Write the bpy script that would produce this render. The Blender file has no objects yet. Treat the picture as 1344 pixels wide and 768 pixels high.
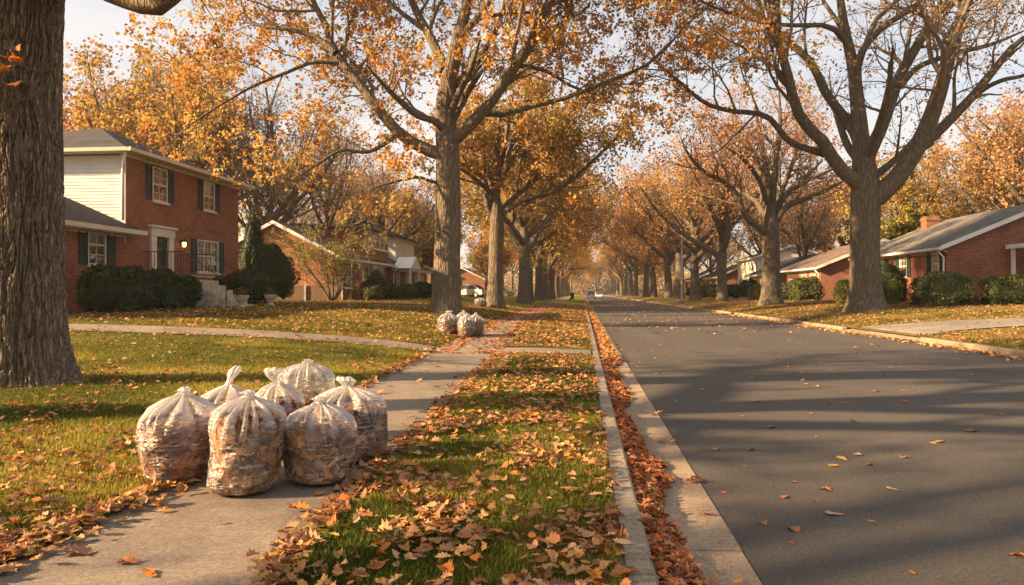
import bpy, math, numpy as np
from mathutils import Vector, Matrix
R = math.radians
scene = bpy.context.scene
COL = scene.collection
# ------------------------------------------------------------------ camera
H_CAM, F_PX, YAW = 1.38, 930.0, math.atan(93.0 / 930.0)
cam_d = bpy.data.cameras.new('camera'); cam = bpy.data.objects.new('camera', cam_d); COL.objects.link(cam)
cam_d.sensor_width = 36.0; cam_d.lens = 36.0 * F_PX / 1344.0
cam_d.clip_start = 0.05; cam_d.clip_end = 5000
cam.location = (0, 0, H_CAM); cam.rotation_euler = (R(90), 0, YAW)
scene.camera = cam
# ------------------------------------------------------------------ light
SUN_EL, SUN_TO = R(22), Vector((-0.955, -0.29, 0)).normalized()
to_sun = Vector((SUN_TO.x * math.cos(SUN_EL), SUN_TO.y * math.cos(SUN_EL), math.sin(SUN_EL)))
sl = bpy.data.lights.new('sun', 'SUN'); sun = bpy.data.objects.new('sun', sl); COL.objects.link(sun)
sl.energy = 4.8; sl.angle = R(0.8); sl.color = (1.0, 0.68, 0.37)
sun.rotation_euler = (-to_sun).to_track_quat('-Z', 'Y').to_euler()
world = bpy.data.worlds.new('World'); scene.world = world; world.use_nodes = True
wn, wl = world.node_tree.nodes, world.node_tree.links
bg = wn['Background']; bg.inputs['Strength'].default_value = 0.05
sky = wn.new('ShaderNodeTexSky'); sky.sky_type = 'NISHITA'; sky.sun_disc = False
sky.sun_elevation = SUN_EL; sky.sun_rotation = math.atan2(SUN_TO.x, SUN_TO.y)
sky.air_density = 1.0; sky.dust_density = 2.0; sky.ozone_density = 1.0
tc = wn.new('ShaderNodeTexCoord'); mp = wn.new('ShaderNodeMapping'); mp.inputs['Scale'].default_value = (1.2, 1.2, 3.5)
nz = wn.new('ShaderNodeTexNoise'); nz.inputs['Scale'].default_value = 1.6; nz.inputs['Detail'].default_value = 6; nz.inputs['Roughness'].default_value = 0.55
cr = wn.new('ShaderNodeValToRGB'); cr.color_ramp.elements[0].position = 0.34; cr.color_ramp.elements[0].color = (0.42,)*3 + (1,)
cr.color_ramp.elements[1].position = 0.62; cr.color_ramp.elements[1].color = (0.97,)*3 + (1,)
mx = wn.new('ShaderNodeMix'); mx.data_type = 'RGBA'
mx.inputs[7].default_value = (4.9, 4.72, 4.6, 1)          # thin bright veil of cloud
wl.new(tc.outputs['Generated'], mp.inputs[0]); wl.new(mp.outputs[0], nz.inputs['Vector']); wl.new(nz.outputs['Fac'], cr.inputs[0])
wl.new(cr.outputs[0], mx.inputs[0]); wl.new(sky.outputs[0], mx.inputs[6]); wl.new(mx.outputs[2], bg.inputs['Color'])
scene.view_settings.view_transform = 'Standard'; scene.view_settings.look = 'None'
scene.view_settings.gamma = 1.0; scene.view_settings.use_curve_mapping = False
scene.view_settings.exposure = 2.02
scene.render.engine = 'CYCLES'
cy = scene.cycles
cy.max_bounces = 8; cy.diffuse_bounces = 3; cy.glossy_bounces = 3; cy.transmission_bounces = 4; cy.transparent_max_bounces = 12
cy.use_denoising = True; cy.use_adaptive_sampling = True; cy.adaptive_threshold = 0.015
cy.sample_clamp_indirect = 6.0; cy.caustics_reflective = False; cy.caustics_refractive = False

# ------------------------------------------------------------------ picture geometry (only to measure the photograph)
CS, SN = math.cos(YAW), math.sin(YAW)
def at(px, py, depth):
    u, v = (px - 672) / F_PX, (384 - py) / F_PX
    return Vector(((u * CS - SN) * depth, (u * SN + CS) * depth, H_CAM + v * depth))
def yon(px, X):
    u = (px - 672) / F_PX
    return X * (CS + u * SN) / (u * CS - SN)
def zat(py, X, Y):
    return H_CAM + (384 - py) / F_PX * (-X * SN + Y * CS)

# ------------------------------------------------------------------ mesh helpers
def link(name, me, parent=None, loc=None):
    o = bpy.data.objects.new(name, me); COL.objects.link(o)
    if parent: o.parent = parent
    if loc is not None: o.location = loc
    return o
def tag(o, label=None, cat=None, group=None, kind=None):
    if label: o['label'] = label
    if cat: o['category'] = cat
    if group: o['group'] = group
    if kind: o['kind'] = kind
    return o
def thing(name, label, cat, loc=(0, 0, 0), rz=0.0, group=None):
    o = bpy.data.objects.new(name, None); COL.objects.link(o); o.location = loc; o.rotation_euler = (0, 0, rz)
    o.empty_display_size = 0.2
    return tag(o, label, cat, group)
def npmesh(name, V, faces, mats, col=None, smooth=False, mi=None, attr=None):
    """faces: list of (m,k) integer arrays"""
    me = bpy.data.meshes.new(name)
    V = np.asarray(V, np.float32)
    me.vertices.add(len(V)); me.vertices.foreach_set('co', V.ravel())
    faces = [np.asarray(f, np.int32) for f in faces if len(f)]
    loops = np.concatenate([f.ravel() for f in faces])
    tot = np.concatenate([np.full(len(f), f.shape[1], np.int32) for f in faces])
    me.loops.add(len(loops)); me.loops.foreach_set('vertex_index', loops)
    st = np.concatenate(([0], np.cumsum(tot)[:-1])).astype(np.int32)
    me.polygons.add(len(tot)); me.polygons.foreach_set('loop_start', st)
    if smooth: me.polygons.foreach_set('use_smooth', np.ones(len(tot), bool))
    if mi is not None: me.polygons.foreach_set('material_index', np.asarray(mi, np.int32))
    for m in (mats if isinstance(mats, (list, tuple)) else [mats]): me.materials.append(m)
    if col is not None:
        a = me.color_attributes.new('col', 'FLOAT_COLOR', 'POINT')
        c = np.ones((len(V), 4), np.float32); c[:, :3] = col; a.data.foreach_set('color', c.ravel())
    if attr:
        for k, v in attr.items():
            a = me.attributes.new(k, 'FLOAT', 'POINT'); a.data.foreach_set('value', np.asarray(v, np.float32))
    me.update(calc_edges=True)
    return me
class MB:
    def __init__(s, sg=1): s.v, s.f, s.sg = [], [], sg
    def add(s, vs, fs):
        b = len(s.v); s.v += [(x * s.sg, y, z) for x, y, z in vs]; s.f += [tuple(b + i for i in f) for f in fs]; return s
    def box(s, x0, x1, y0, y1, z0, z1):
        return s.add([(x0,y0,z0),(x1,y0,z0),(x1,y1,z0),(x0,y1,z0),(x0,y0,z1),(x1,y0,z1),(x1,y1,z1),(x0,y1,z1)],
                     [(0,3,2,1),(4,5,6,7),(0,1,5,4),(1,2,6,5),(2,3,7,6),(3,0,4,7)])
    def prism(s, prof, axis, a, b):
        """closed profile of 2-D points extruded along axis; 'y': profile (x,z), 'x': profile (y,z)"""
        n = len(prof)
        P = (lambda p, t: (p[0], t, p[1])) if axis == 'y' else (lambda p, t: (t, p[0], p[1]))
        return s.add([P(p, a) for p in prof] + [P(p, b) for p in prof],
                     [tuple(range(n))[::-1], tuple(range(n, 2 * n))] + [(i, (i + 1) % n, n + (i + 1) % n, n + i) for i in range(n)])
    def quad(s, *p): return s.add(p, [tuple(range(len(p)))])
    def tube(s, pts, rad, k=8):
        V, F = tubes(np.array([pts], float), np.array([rad if hasattr(rad, '__len__') else [rad] * len(pts)], float), k, cap=True)
        return s.add([tuple(v) for v in V], [tuple(f) for ff in F for f in ff])
    def build(s, name, m, parent=None, smooth=False, bevel=0):
        me = bpy.data.meshes.new(name); me.from_pydata(s.v, [], s.f); me.materials.append(m); me.update()
        if smooth: me.polygons.foreach_set('use_smooth', np.ones(len(me.polygons), bool))
        o = link(name, me, parent)
        if bevel:
            b = o.modifiers.new('bevel', 'BEVEL'); b.width = bevel; b.segments = 2; b.limit_method = 'ANGLE'
        return o
def norm(a): return a / np.maximum(np.linalg.norm(a, axis=-1, keepdims=True), 1e-9)
def tubes(P, Rd, k, cap=False):
    """P (N,n,3), Rd (N,n) -> one vertex array and quads"""
    N, n, _ = P.shape
    T = norm(np.gradient(P, axis=1))
    ref = np.zeros((N, 1, 3)); ax = np.argmin(np.abs(T.mean(1)), axis=1); ref[np.arange(N), 0, ax] = 1
    U = norm(np.cross(T, ref)); W = np.cross(T, U)
    a = np.arange(k) * 2 * np.pi / k
    ring = U[:, :, None, :] * np.cos(a)[None, None, :, None] + W[:, :, None, :] * np.sin(a)[None, None, :, None]
    V = (P[:, :, None, :] + ring * Rd[:, :, None, None]).reshape(-1, 3)
    b = (np.arange(N) * n * k)[:, None, None]; i = (np.arange(n - 1) * k)[None, :, None]; j = np.arange(k)[None, None, :]; j2 = (j + 1) % k
    F = np.stack([b + i + j, b + i + j2, b + i + k + j2, b + i + k + j], -1).reshape(-1, 4)
    out = [F]
    if cap:
        out.append((np.arange(N)[:, None] * n * k + np.arange(k)[None, ::-1]))
        out.append((np.arange(N)[:, None] * n * k + (n - 1) * k + np.arange(k)[None, :]))
    return V, out
def vnoise(x, y, z=0.0, seed=0):
    x, y, z = np.broadcast_arrays(np.asarray(x, float), np.asarray(y, float), np.asarray(z, float))
    xi, yi, zi = np.floor(x).astype(np.int64), np.floor(y).astype(np.int64), np.floor(z).astype(np.int64)
    fx, fy, fz = x - xi, y - yi, z - zi
    fx, fy, fz = [f * f * (3 - 2 * f) for f in (fx, fy, fz)]
    def h(a, b, c):
        n = (a * 374761393 + b * 668265263 + c * 2147483647 + seed * 974711) & 0xffffffff
        n = ((n ^ (n >> 13)) * 1274126177) & 0xffffffff
        n = ((n ^ (n >> 16)) * 2246822519) & 0xffffffff
        return ((n ^ (n >> 15)) & 0xffff) / 65535.0
    L = lambda a, b, t: a + (b - a) * t
    return L(L(L(h(xi,yi,zi), h(xi+1,yi,zi), fx), L(h(xi,yi+1,zi), h(xi+1,yi+1,zi), fx), fy),
             L(L(h(xi,yi,zi+1), h(xi+1,yi,zi+1), fx), L(h(xi,yi+1,zi+1), h(xi+1,yi+1,zi+1), fx), fy), fz)

# ------------------------------------------------------------------ materials
class NT:
    def __init__(s, name):
        s.m = bpy.data.materials.new(name); s.m.use_nodes = True; s.n = s.m.node_tree.nodes; s.l = s.m.node_tree.links
        s.b = s.n['Principled BSDF']; s.out = s.n['Material Output']
    def new(s, t, **k):
        x = s.n.new('ShaderNode' + t)
        for a, b in k.items(): setattr(x, a, b)
        return x
    def set(s, node, **k):
        for a, b in k.items(): node.inputs[a.replace('_', ' ')].default_value = b
        return node
    def link(s, a, b): s.l.new(a, b)
    def coord(s, scale=(1, 1, 1), kind='Object'):
        t = s.new('TexCoord'); m = s.new('Mapping'); m.inputs['Scale'].default_value = scale
        s.link(t.outputs[kind], m.inputs[0]); return m.outputs[0]
    def noise(s, vec, scale, detail=4, rough=0.55, dist=0.0):
        x = s.new('TexNoise'); s.set(x, Scale=scale, Detail=detail, Roughness=rough, Distortion=dist)
        if vec is not None: s.link(vec, x.inputs['Vector'])
        return x.outputs['Fac']
    def ramp(s, fac, stops):
        r = s.new('ValToRGB'); e = r.color_ramp.elements
        while len(e) < len(stops): e.new(0.5)
        for q, (p, c) in zip(e, stops):
            q.position = p; q.color = (c if hasattr(c, '__len__') else (c,) * 3) + (1,) if not hasattr(c, '__len__') or len(c) == 3 else c
        s.link(fac, r.inputs[0]); return r.outputs[0]
    def mix(s, fac, a, b, blend='MIX'):
        x = s.new('Mix'); x.data_type = 'RGBA'; x.blend_type = blend
        for v, i in ((fac, 0), (a, 6), (b, 7)):
            if isinstance(v, bpy.types.NodeSocket): s.link(v, x.inputs[i])
            else: x.inputs[i].default_value = v if i == 0 else tuple(v) + (1,)
        return x.outputs[2]
    def math(s, op, a, b=0.0):
        x = s.new('Math', operation=op)
        for v, i in ((a, 0), (b, 1)):
            if isinstance(v, bpy.types.NodeSocket): s.link(v, x.inputs[i])
            else: x.inputs[i].default_value = v
        return x.outputs[0]
    def bump(s, h, strength, dist, to=None):
        x = s.new('Bump'); s.set(x, Strength=strength, Distance=dist); s.link(h, x.inputs['Height'])
        s.link(x.outputs[0], (to or s.b).inputs['Normal']); return x
    def base(s, c, rough=0.7, spec=0.3):
        if isinstance(c, bpy.types.NodeSocket): s.link(c, s.b.inputs['Base Color'])
        else: s.b.inputs['Base Color'].default_value = tuple(c) + (1,)
        s.b.inputs['Roughness'].default_value = rough; s.b.inputs['Specular IOR Level'].default_value = spec
        return s
def simple(name, c, rough=0.6, spec=0.3, var=0.15, scale=6.0):
    t = NT(name); n = t.noise(t.coord(), scale, 5)
    c2 = tuple(x * (1 - var * 1.6) for x in c); c1 = tuple(min(1, x * (1 + var)) for x in c)
    t.base(t.ramp(n, [(0.3, c2), (0.7, c1)]), rough, spec); t.bump(n, 0.15, 0.01); return t.m
def leafmat(name, trans=0.42, tint=(1, 1, 1), spec=0.12):
    t = NT(name); a = t.new('Attribute', attribute_name='col')
    oi = t.new('ObjectInfo'); hs = t.new('HueSaturation')
    hs.inputs['Hue'].default_value = 0.5
    t.link(t.math('ADD', t.math('MULTIPLY', oi.outputs['Random'], 0.03), 0.487), hs.inputs['Hue'])
    t.link(t.math('ADD', t.math('MULTIPLY', oi.outputs['Random'], 0.3), 0.85), hs.inputs['Value'])
    t.link(t.mix(1.0, a.outputs['Color'], tint, 'MULTIPLY'), hs.inputs['Color'])
    t.base(hs.outputs[0], 0.6, spec)
    tr = t.new('BsdfTranslucent'); t.link(hs.outputs[0], tr.inputs[0])
    ms = t.new('MixShader'); ms.inputs[0].default_value = trans
    t.link(t.b.outputs[0], ms.inputs[1]); t.link(tr.outputs[0], ms.inputs[2]); t.link(ms.outputs[0], t.out.inputs[0])
    return t.m
M = {}
M['leaf'] = leafmat('autumn_leaf'); M['litter'] = leafmat('fallen_leaf', 0.15, spec=0.2); M['grass'] = leafmat('grass_blade', 0.35); M['shrub'] = leafmat('evergreen_leaf', 0.15, spec=0.3)
def brick(name, c1, c2, mortar):
    t = NT(name); tc_ = t.new('TexCoord'); sp = t.new('SeparateXYZ'); t.link(tc_.outputs['Object'], sp.inputs[0])
    cb = t.new('CombineXYZ'); t.link(t.math('ADD', sp.outputs[0], sp.outputs[1]), cb.inputs[0]); t.link(sp.outputs[2], cb.inputs[1])
    b = t.new('TexBrick'); t.set(b, Scale=1.0, Mortar_Size=0.006, Mortar_Smooth=0.2, Bias=0.0, Brick_Width=0.21, Row_Height=0.071)
    t.link(cb.outputs[0], b.inputs['Vector']); b.inputs['Color1'].default_value = c1 + (1,); b.inputs['Color2'].default_value = c2 + (1,); b.inputs['Mortar'].default_value = mortar + (1,)
    n = t.noise(cb.outputs[0], 0.9, 6, 0.65); n2 = t.noise(cb.outputs[0], 9.0, 3)
    c = t.mix(0.55, b.outputs['Color'], t.ramp(n, [(0.25, (0.45, 0.45, 0.47)), (0.75, (1.25, 1.2, 1.15))]), 'MULTIPLY')
    c = t.mix(0.4, c, t.ramp(n2, [(0.3, 0.55), (0.7, 1.3)]), 'MULTIPLY')
    t.base(c, 0.85, 0.2); t.bump(t.math('ADD', t.math('MULTIPLY', b.outputs['Fac'], -1.0), t.math('MULTIPLY', n2, 0.6)), 0.6, 0.008); return t.m
M['brick'] = brick('red_brick', (0.34, 0.112, 0.055), (0.22, 0.068, 0.036), (0.34, 0.25, 0.18))
M['brick_orange'] = brick('orange_brick', (0.42, 0.15, 0.075), (0.32, 0.105, 0.055), (0.38, 0.26, 0.18))
M['brick_brown'] = brick('brown_brick', (0.26, 0.11, 0.06), (0.19, 0.08, 0.045), (0.3, 0.22, 0.16))
def shingle(name, c1, c2):
    t = NT(name); tc_ = t.new('TexCoord'); sp = t.new('SeparateXYZ'); t.link(tc_.outputs['Object'], sp.inputs[0])
    cb = t.new('CombineXYZ'); t.link(sp.outputs[1], cb.inputs[0]); t.link(t.math('MULTIPLY', sp.outputs[2], 2.2), cb.inputs[1])
    b = t.new('TexBrick'); t.set(b, Scale=1.0, Mortar_Size=0.008, Brick_Width=0.3, Row_Height=0.26)
    t.link(cb.outputs[0], b.inputs['Vector']); b.inputs['Color1'].default_value = c1 + (1,); b.inputs['Color2'].default_value = c2 + (1,); b.inputs['Mortar'].default_value = tuple(x * .5 for x in c2) + (1,)
    n = t.noise(t.coord(), 0.8, 7, 0.7); n2 = t.noise(t.coord((1, 3, 1)), 14, 3)
    c = t.mix(0.8, b.outputs['Color'], t.ramp(n, [(0.3, 0.5), (0.7, 1.4)]), 'MULTIPLY'); c = t.mix(0.8, c, t.ramp(n2, [(0.3, 0.6), (0.7, 1.3)]), 'MULTIPLY')
    t.base(c, 0.9, 0.2); t.bump(t.math('ADD', t.math('MULTIPLY', b.outputs['Fac'], -1.0), n2), 0.5, 0.01); return t.m
M['shingle'] = shingle('dark_shingle', (0.075, 0.072, 0.075), (0.05, 0.048, 0.05))
M['shingle_grey'] = shingle('weathered_shingle', (0.17, 0.155, 0.135), (0.11, 0.10, 0.09))
M['shingle_brown'] = shingle('brown_shingle', (0.20, 0.14, 0.11), (0.14, 0.10, 0.08))
M['trim'] = simple('cream_trim_paint', (0.62, 0.55, 0.43), 0.5, var=0.08, scale=2)
M['white'] = simple('white_paint', (0.74, 0.71, 0.66), 0.5, var=0.08, scale=2)
M['siding'] = simple('white_siding', (0.72, 0.68, 0.60), 0.5, var=0.07, scale=1.5)
M['shutter'] = simple('dark_shutter_paint', (0.030, 0.045, 0.046), 0.5)
M['door'] = simple('dark_green_door', (0.03, 0.055, 0.045), 0.35, 0.5)
M['metal'] = simple('dark_metal', (0.03, 0.03, 0.03), 0.45, 0.5)
M['pole'] = simple('grey_pole', (0.42, 0.37, 0.31), 0.5)
M['room'] = simple('painted_room_dark', (0.05, 0.045, 0.04), 0.9)  # flat dark tone stands in for the shade inside the houses
M['curtain'] = simple('pale_curtain', (0.62, 0.56, 0.46), 0.9, scale=12)
M['stone'] = simple('pale_stone', (0.45, 0.38, 0.30), 0.8, var=0.3)
def glass():
    t = NT('window_glass'); gl = t.new('BsdfGlossy'); t.set(gl, Roughness=0.03, Color=(1, 1, 1, 1)); tr = t.new('BsdfTransparent'); tr.inputs[0].default_value = (0.82, 0.85, 0.84, 1)
    f = t.new('Fresnel'); f.inputs[0].default_value = 1.55; ms = t.new('MixShader')
    t.link(t.math('ADD', t.math('MULTIPLY', f.outputs[0], 1.6), 0.06), ms.inputs[0]); t.link(tr.outputs[0], ms.inputs[1]); t.link(gl.outputs[0], ms.inputs[2]); t.link(ms.outputs[0], t.out.inputs[0]); return t.m
M['glass'] = glass()
def lampmat():
    t = NT('lit_lantern'); e = t.new('Emission'); t.set(e, Color=(1, 0.55, 0.2, 1), Strength=0.9); t.link(e.outputs[0], t.out.inputs[0]); return t.m
M['lit'] = lampmat()
def bark(name, c0, c1, c2, k=1.0, st=0.9):
    t = NT(name); v = t.coord((7 * k, 7 * k, 1.3 * k)); n0 = t.noise(v, 1.0, 3)
    ad = t.new('VectorMath', operation='ADD'); t.link(v, ad.inputs[0]); t.link(n0, ad.inputs[1])
    vo = t.new('TexVoronoi', feature='DISTANCE_TO_EDGE'); vo.inputs['Scale'].default_value = 1.3; t.link(ad.outputs[0], vo.inputs['Vector'])
    h = t.ramp(vo.outputs['Distance'], [(0.0, 0.0), (0.28, 1.0)]); fine = t.noise(t.coord((20 * k, 20 * k, 6 * k)), 1.5, 5, 0.7)
    big = t.noise(t.coord(), 0.9, 4)
    c = t.ramp(t.math('ADD', t.math('MULTIPLY', fine, 0.65), t.math('MULTIPLY', h, 0.25)), [(0.2, c0), (0.5, c1), (0.8, c2)])
    c = t.mix(0.35, c, t.ramp(big, [(0.35, (0.75, 0.8, 0.72)), (0.65, (1.2, 1.12, 1.02))]), 'MULTIPLY')
    t.base(c, 0.9, 0.15); t.bump(t.math('ADD', h, t.math('MULTIPLY', fine, 0.5)), st, 0.035); return t.m
M['bark'] = bark('oak_bark', (0.066, 0.052, 0.039), (0.16, 0.128, 0.093), (0.275, 0.225, 0.165))
M['bark_near'] = bark('old_oak_bark', (0.11, 0.083, 0.06), (0.25, 0.192, 0.138), (0.40, 0.315, 0.23), 2.4, 0.9)
M['twig'] = simple('twig_bark', (0.17, 0.128, 0.088), 0.9)
def concrete(name, c, var=0.25):
    t = NT(name); v = t.coord(); n = t.noise(v, 1.3, 7, 0.65); g = t.noise(v, 140, 3, 0.7); sp = t.noise(v, 0.35, 3); st = t.noise(v, 5, 5, 0.7)
    a = tuple(x * (1 - var) for x in c); b = tuple(min(1, x * (1 + var * .7)) for x in c)
    k = t.mix(0.65, t.ramp(n, [(0.3, a), (0.7, b)]), t.ramp(g, [(0.3, 0.45), (0.7, 1.4)]), 'MULTIPLY'); k = t.mix(0.7, k, t.ramp(t.noise(v, 38, 4, 0.8), [(0.34, 0.5), (0.62, 1.3)]), 'MULTIPLY')
    k = t.mix(0.5, k, t.ramp(sp, [(0.35, 0.65), (0.65, 1.15)]), 'MULTIPLY'); k = t.mix(0.5, k, t.ramp(st, [(0.35, 0.7), (0.6, 1.1)]), 'MULTIPLY')
    t.base(k, 0.9, 0.2); t.bump(t.math('ADD', g, t.math('MULTIPLY', st, 0.6)), 0.45, 0.006); return t.m
M['concrete'] = concrete('worn_concrete', (0.25, 0.205, 0.16)); M['curb'] = concrete('kerb_concrete', (0.30, 0.245, 0.185)); M['gutter'] = concrete('gutter_concrete', (0.34, 0.255, 0.18))
M['drive'] = concrete('driveway_concrete', (0.27, 0.235, 0.20))
def asphalt():
    t = NT('asphalt'); v = t.coord(); g = t.noise(v, 95, 3, 0.75); n = t.noise(v, 0.5, 5, 0.6); w = t.noise(t.coord((0.9, 0.05, 1)), 1.2, 4); vo = t.new('TexVoronoi'); vo.inputs['Scale'].default_value = 160; t.link(v, vo.inputs['Vector'])
    c = t.ramp(g, [(0.3, (0.056, 0.049, 0.043)), (0.55, (0.088, 0.077, 0.066)), (0.75, (0.17, 0.145, 0.12))])
    c = t.mix(0.75, c, t.ramp(t.noise(v, 42, 4, 0.9), [(0.36, 0.5), (0.62, 1.5)]), 'MULTIPLY'); c = t.mix(0.6, c, t.ramp(n, [(0.3, 0.75), (0.7, 1.2)]), 'MULTIPLY'); c = t.mix(0.6, c, t.ramp(w, [(0.3, 0.8), (0.7, 1.2)]), 'MULTIPLY')
    t.base(c, 0.82, 0.25); t.bump(t.math('ADD', g, vo.outputs['Distance']), 0.5, 0.006); return t.m
M['asphalt'] = asphalt()
def lawn(name, a, b, c, dry):
    t = NT(name); v = t.coord(); n = t.noise(v, 0.5, 6, 0.65); f = t.noise(v, 45, 4, 0.75); m = t.noise(v, 4, 5, 0.7)
    k = t.ramp(f, [(0.25, a), (0.5, b), (0.75, c)]); k = t.mix(t.ramp(n, [(0.35, 0.0), (0.7, 0.8)]), k, dry)
    k = t.mix(0.6, k, t.ramp(m, [(0.3, 0.55), (0.7, 1.3)]), 'MULTIPLY'); t.base(k, 0.95, 0.1); t.bump(f, 0.9, 0.03); return t.m
M['lawn'] = lawn('lawn_ground', (0.045, 0.050, 0.010), (0.14, 0.135, 0.022), (0.25, 0.215, 0.04), (0.28, 0.205, 0.04))
M['lawn_dry'] = lawn('dry_lawn_ground', (0.07, 0.06, 0.015), (0.15, 0.13, 0.03), (0.26, 0.20, 0.06), (0.25, 0.15, 0.05))
M['soil'] = simple('leafy_soil', (0.13, 0.085, 0.045), 0.95, var=0.4, scale=30)
# ------------------------------------------------------------------ single leaves
LEAFPAL = np.array([(.42, .20, .08), (.34, .155, .065), (.26, .12, .055), (.50, .28, .135), (.46, .25, .12), (.22, .105, .06), (.52, .19, .04), (.38, .21, .12), (.54, .34, .18), (.46, .28, .08)])
# one lobed oak leaf: outline with lobes, fan from the midrib, 1 unit long
_ol = [(0, -.62), (.035, -.47), (.15, -.41), (.12, -.31), (.28, -.22), (.19, -.09), (.36, .05), (.24, .14), (.30, .30), (.17, .35), (.12, .46), (0, .52)]
_ol = np.array(_ol + [(-x, y) for x, y in _ol[-2:0:-1]]); LO = len(_ol)
LEAFPAL = LEAFPAL * np.array([1.02, .97, .90])
def oak_leaves(rng, C, size, tilt, curl, pal=LEAFPAL, N=None):
    n = len(C); yaw = rng.uniform(0, 2 * np.pi, n); out = np.concatenate([_ol, [[0, 0]], ]); k = len(out); s = size * (.38 + 1.0 * rng.random(n) ** .8)
    x = np.repeat(out[None, :, 0], n, 0) * rng.uniform(.65, 1.15, n)[:, None]; y = np.repeat(out[None, :, 1], n, 0)
    c1, c2_, tw = rng.normal(.5, 1, n)[:, None] * curl, rng.normal(0, .8, n)[:, None] * curl, rng.normal(0, .9, n)[:, None] * curl
    z = c1 * x * x * 1.5 + c2_ * y * y * .7 + tw * x * y * .9 + .04 * curl * np.sin(y * 12 + x * 9 + yaw[:, None]) + np.abs(x) * .2 * curl
    P = np.stack([x, y, z], -1) * s[:, None, None]
    ax = norm(np.stack([np.cos(yaw * 3), np.sin(yaw * 3), 0 * yaw], -1)) if N is None else None
    nz_ = norm(np.stack([rng.normal(0, tilt, n), rng.normal(0, tilt, n), np.ones(n)], -1)) if N is None else norm(N + rng.normal(0, tilt, (n, 3)))
    e1 = norm(np.cross(nz_, np.stack([np.cos(yaw), np.sin(yaw), 0.3 * np.ones(n)], -1))); e2 = np.cross(nz_, e1)
    V = C[:, None] + P[..., :1] * e1[:, None] + P[..., 1:2] * e2[:, None] + P[..., 2:] * nz_[:, None]
    if N is None: V[..., 2] += np.maximum(0, (C[:, 2:3] - .0) - V[..., 2]) * .85
    i = (np.arange(n) * k)[:, None]; a = np.arange(LO)[None]; F = np.stack([i + a, i + (a + 1) % LO, np.repeat(i + LO, LO, 1)], -1).reshape(-1, 3)
    col = pal[rng.integers(0, len(pal), n)] * rng.uniform(.75, 1.2, n)[:, None]
    return V.reshape(-1, 3), F, np.repeat(col, k, 0)
# ------------------------------------------------------------------ ground
KX, KF, GX, RX = 0.18, 0.33, 0.85, 9.24      # kerb back, kerb face, gutter edge, far kerb
KZ = 0.13
ip = np.interp
def xr(Y): return ip(Y, [-20, 0, 4, 13, 25, 50, 100, 330], [-1.2, -1.27, -1.42, -1.62, -1.9, -2.2, -2.4, -2.4])
def xl(Y): return ip(Y, [-20, 0, 4, 13, 25, 50, 100, 330], [-2.6, -2.62, -2.68, -3.08, -3.42, -3.75, -3.95, -3.95])
def zs(Y): return ip(Y, [0, 8, 14, 28, 60, 330], [KZ, .135, .16, .28, .30, .30])
def zleft(X, Y):
    t = np.maximum(xl(Y) - X, 0)
    A = ip(Y, [-20, 6, 10, 15, 22, 30, 60], [0.02, .03, .10, .5, .6, .62, .55])
    return zs(Y) + A * (1 - np.exp(-t / 3.3)) - 0.01 + 0.03 * (vnoise(X * .35, Y * .35, 0, 3) - .5) * np.minimum(t, 1)
def zverge(X, Y):
    f = np.clip((KX - X) / (KX - xr(Y)), 0, 1); return KZ + (zs(Y) - KZ) * f + 0.02 * np.sin(f * np.pi)
def zright(X, Y):
    t = np.maximum(X - RX - .15, 0)
    return .15 + ip(Y, [0, 14, 22, 32, 60], [.3, .4, .65, 1, 1]) * .82 * (1 - np.exp(-t / 5.0)) - .01 + 0.03 * (vnoise(X * .35, Y * .35, 0, 5) - .5) * np.minimum(t, 1)
def zground(X, Y):
    X, Y = np.broadcast_arrays(np.asarray(X, float), np.asarray(Y, float))
    z = np.where(X < xl(Y), zleft(X, Y), np.where(X < xr(Y), zs(Y), np.where(X < KX, zverge(X, Y), np.where(X < KF, KZ, np.where(X > RX + .15, zright(X, Y), 0.0)))))
    return z
def sheet(name, fx0, fx1, ys, nu, fz, m, kind='structure', pw=1.0, label=None, cat=None):
    ys = np.asarray(ys, float); u = np.linspace(0, 1, nu) ** pw
    X = fx0(ys)[:, None] + (fx1(ys) - fx0(ys))[:, None] * u[None]; Y = np.repeat(ys[:, None], nu, 1); Z = fz(X, Y)
    i = np.arange(len(ys) - 1)[:, None] * nu + np.arange(nu - 1)[None]
    F = np.stack([i, i + 1, i + nu + 1, i + nu], -1).reshape(-1, 4)
    o = link(name, npmesh(name, np.stack([X, Y, Z], -1).reshape(-1, 3), [F], m, smooth=True)); return tag(o, label, cat, None, kind)
cst = lambda c: (lambda y: np.full(len(y), float(c)))
YS = np.concatenate([np.arange(-20, 60, .5), np.arange(60, 331, 5)])
g = MB().quad((-420, -120, -.45), (420, -120, -.45), (420, 700, -.45), (-420, 700, -.45)).build('ground', M['soil']); tag(g, kind='structure')
sheet('lawn', xl, cst(-150), YS, 70, zleft, M['lawn'], pw=2.2)
sheet('lawn', cst(RX + .15), cst(160), YS, 70, zright, M['lawn_dry'], pw=2.2)
PY0, PY1 = 14.15, 15.3
sheet('verge', xr, cst(KX), np.arange(-20, PY0 + .01, .5).tolist() + [PY0], 10, zverge, M['lawn'])
sheet('verge', xr, cst(KX), [PY1] + [y for y in YS if y > PY1 + .1], 10, zverge, M['lawn'])
r_ = sheet('road', cst(GX), cst(RX), np.arange(-30, 340, 5), 12, lambda X, Y: 0 * X, M['asphalt'])
sheet('gutter_bed', cst(KF - .1), cst(GX + .02), np.arange(-30, 340, 5), 3, lambda X, Y: 0 * X - .03, M['soil'])
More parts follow.
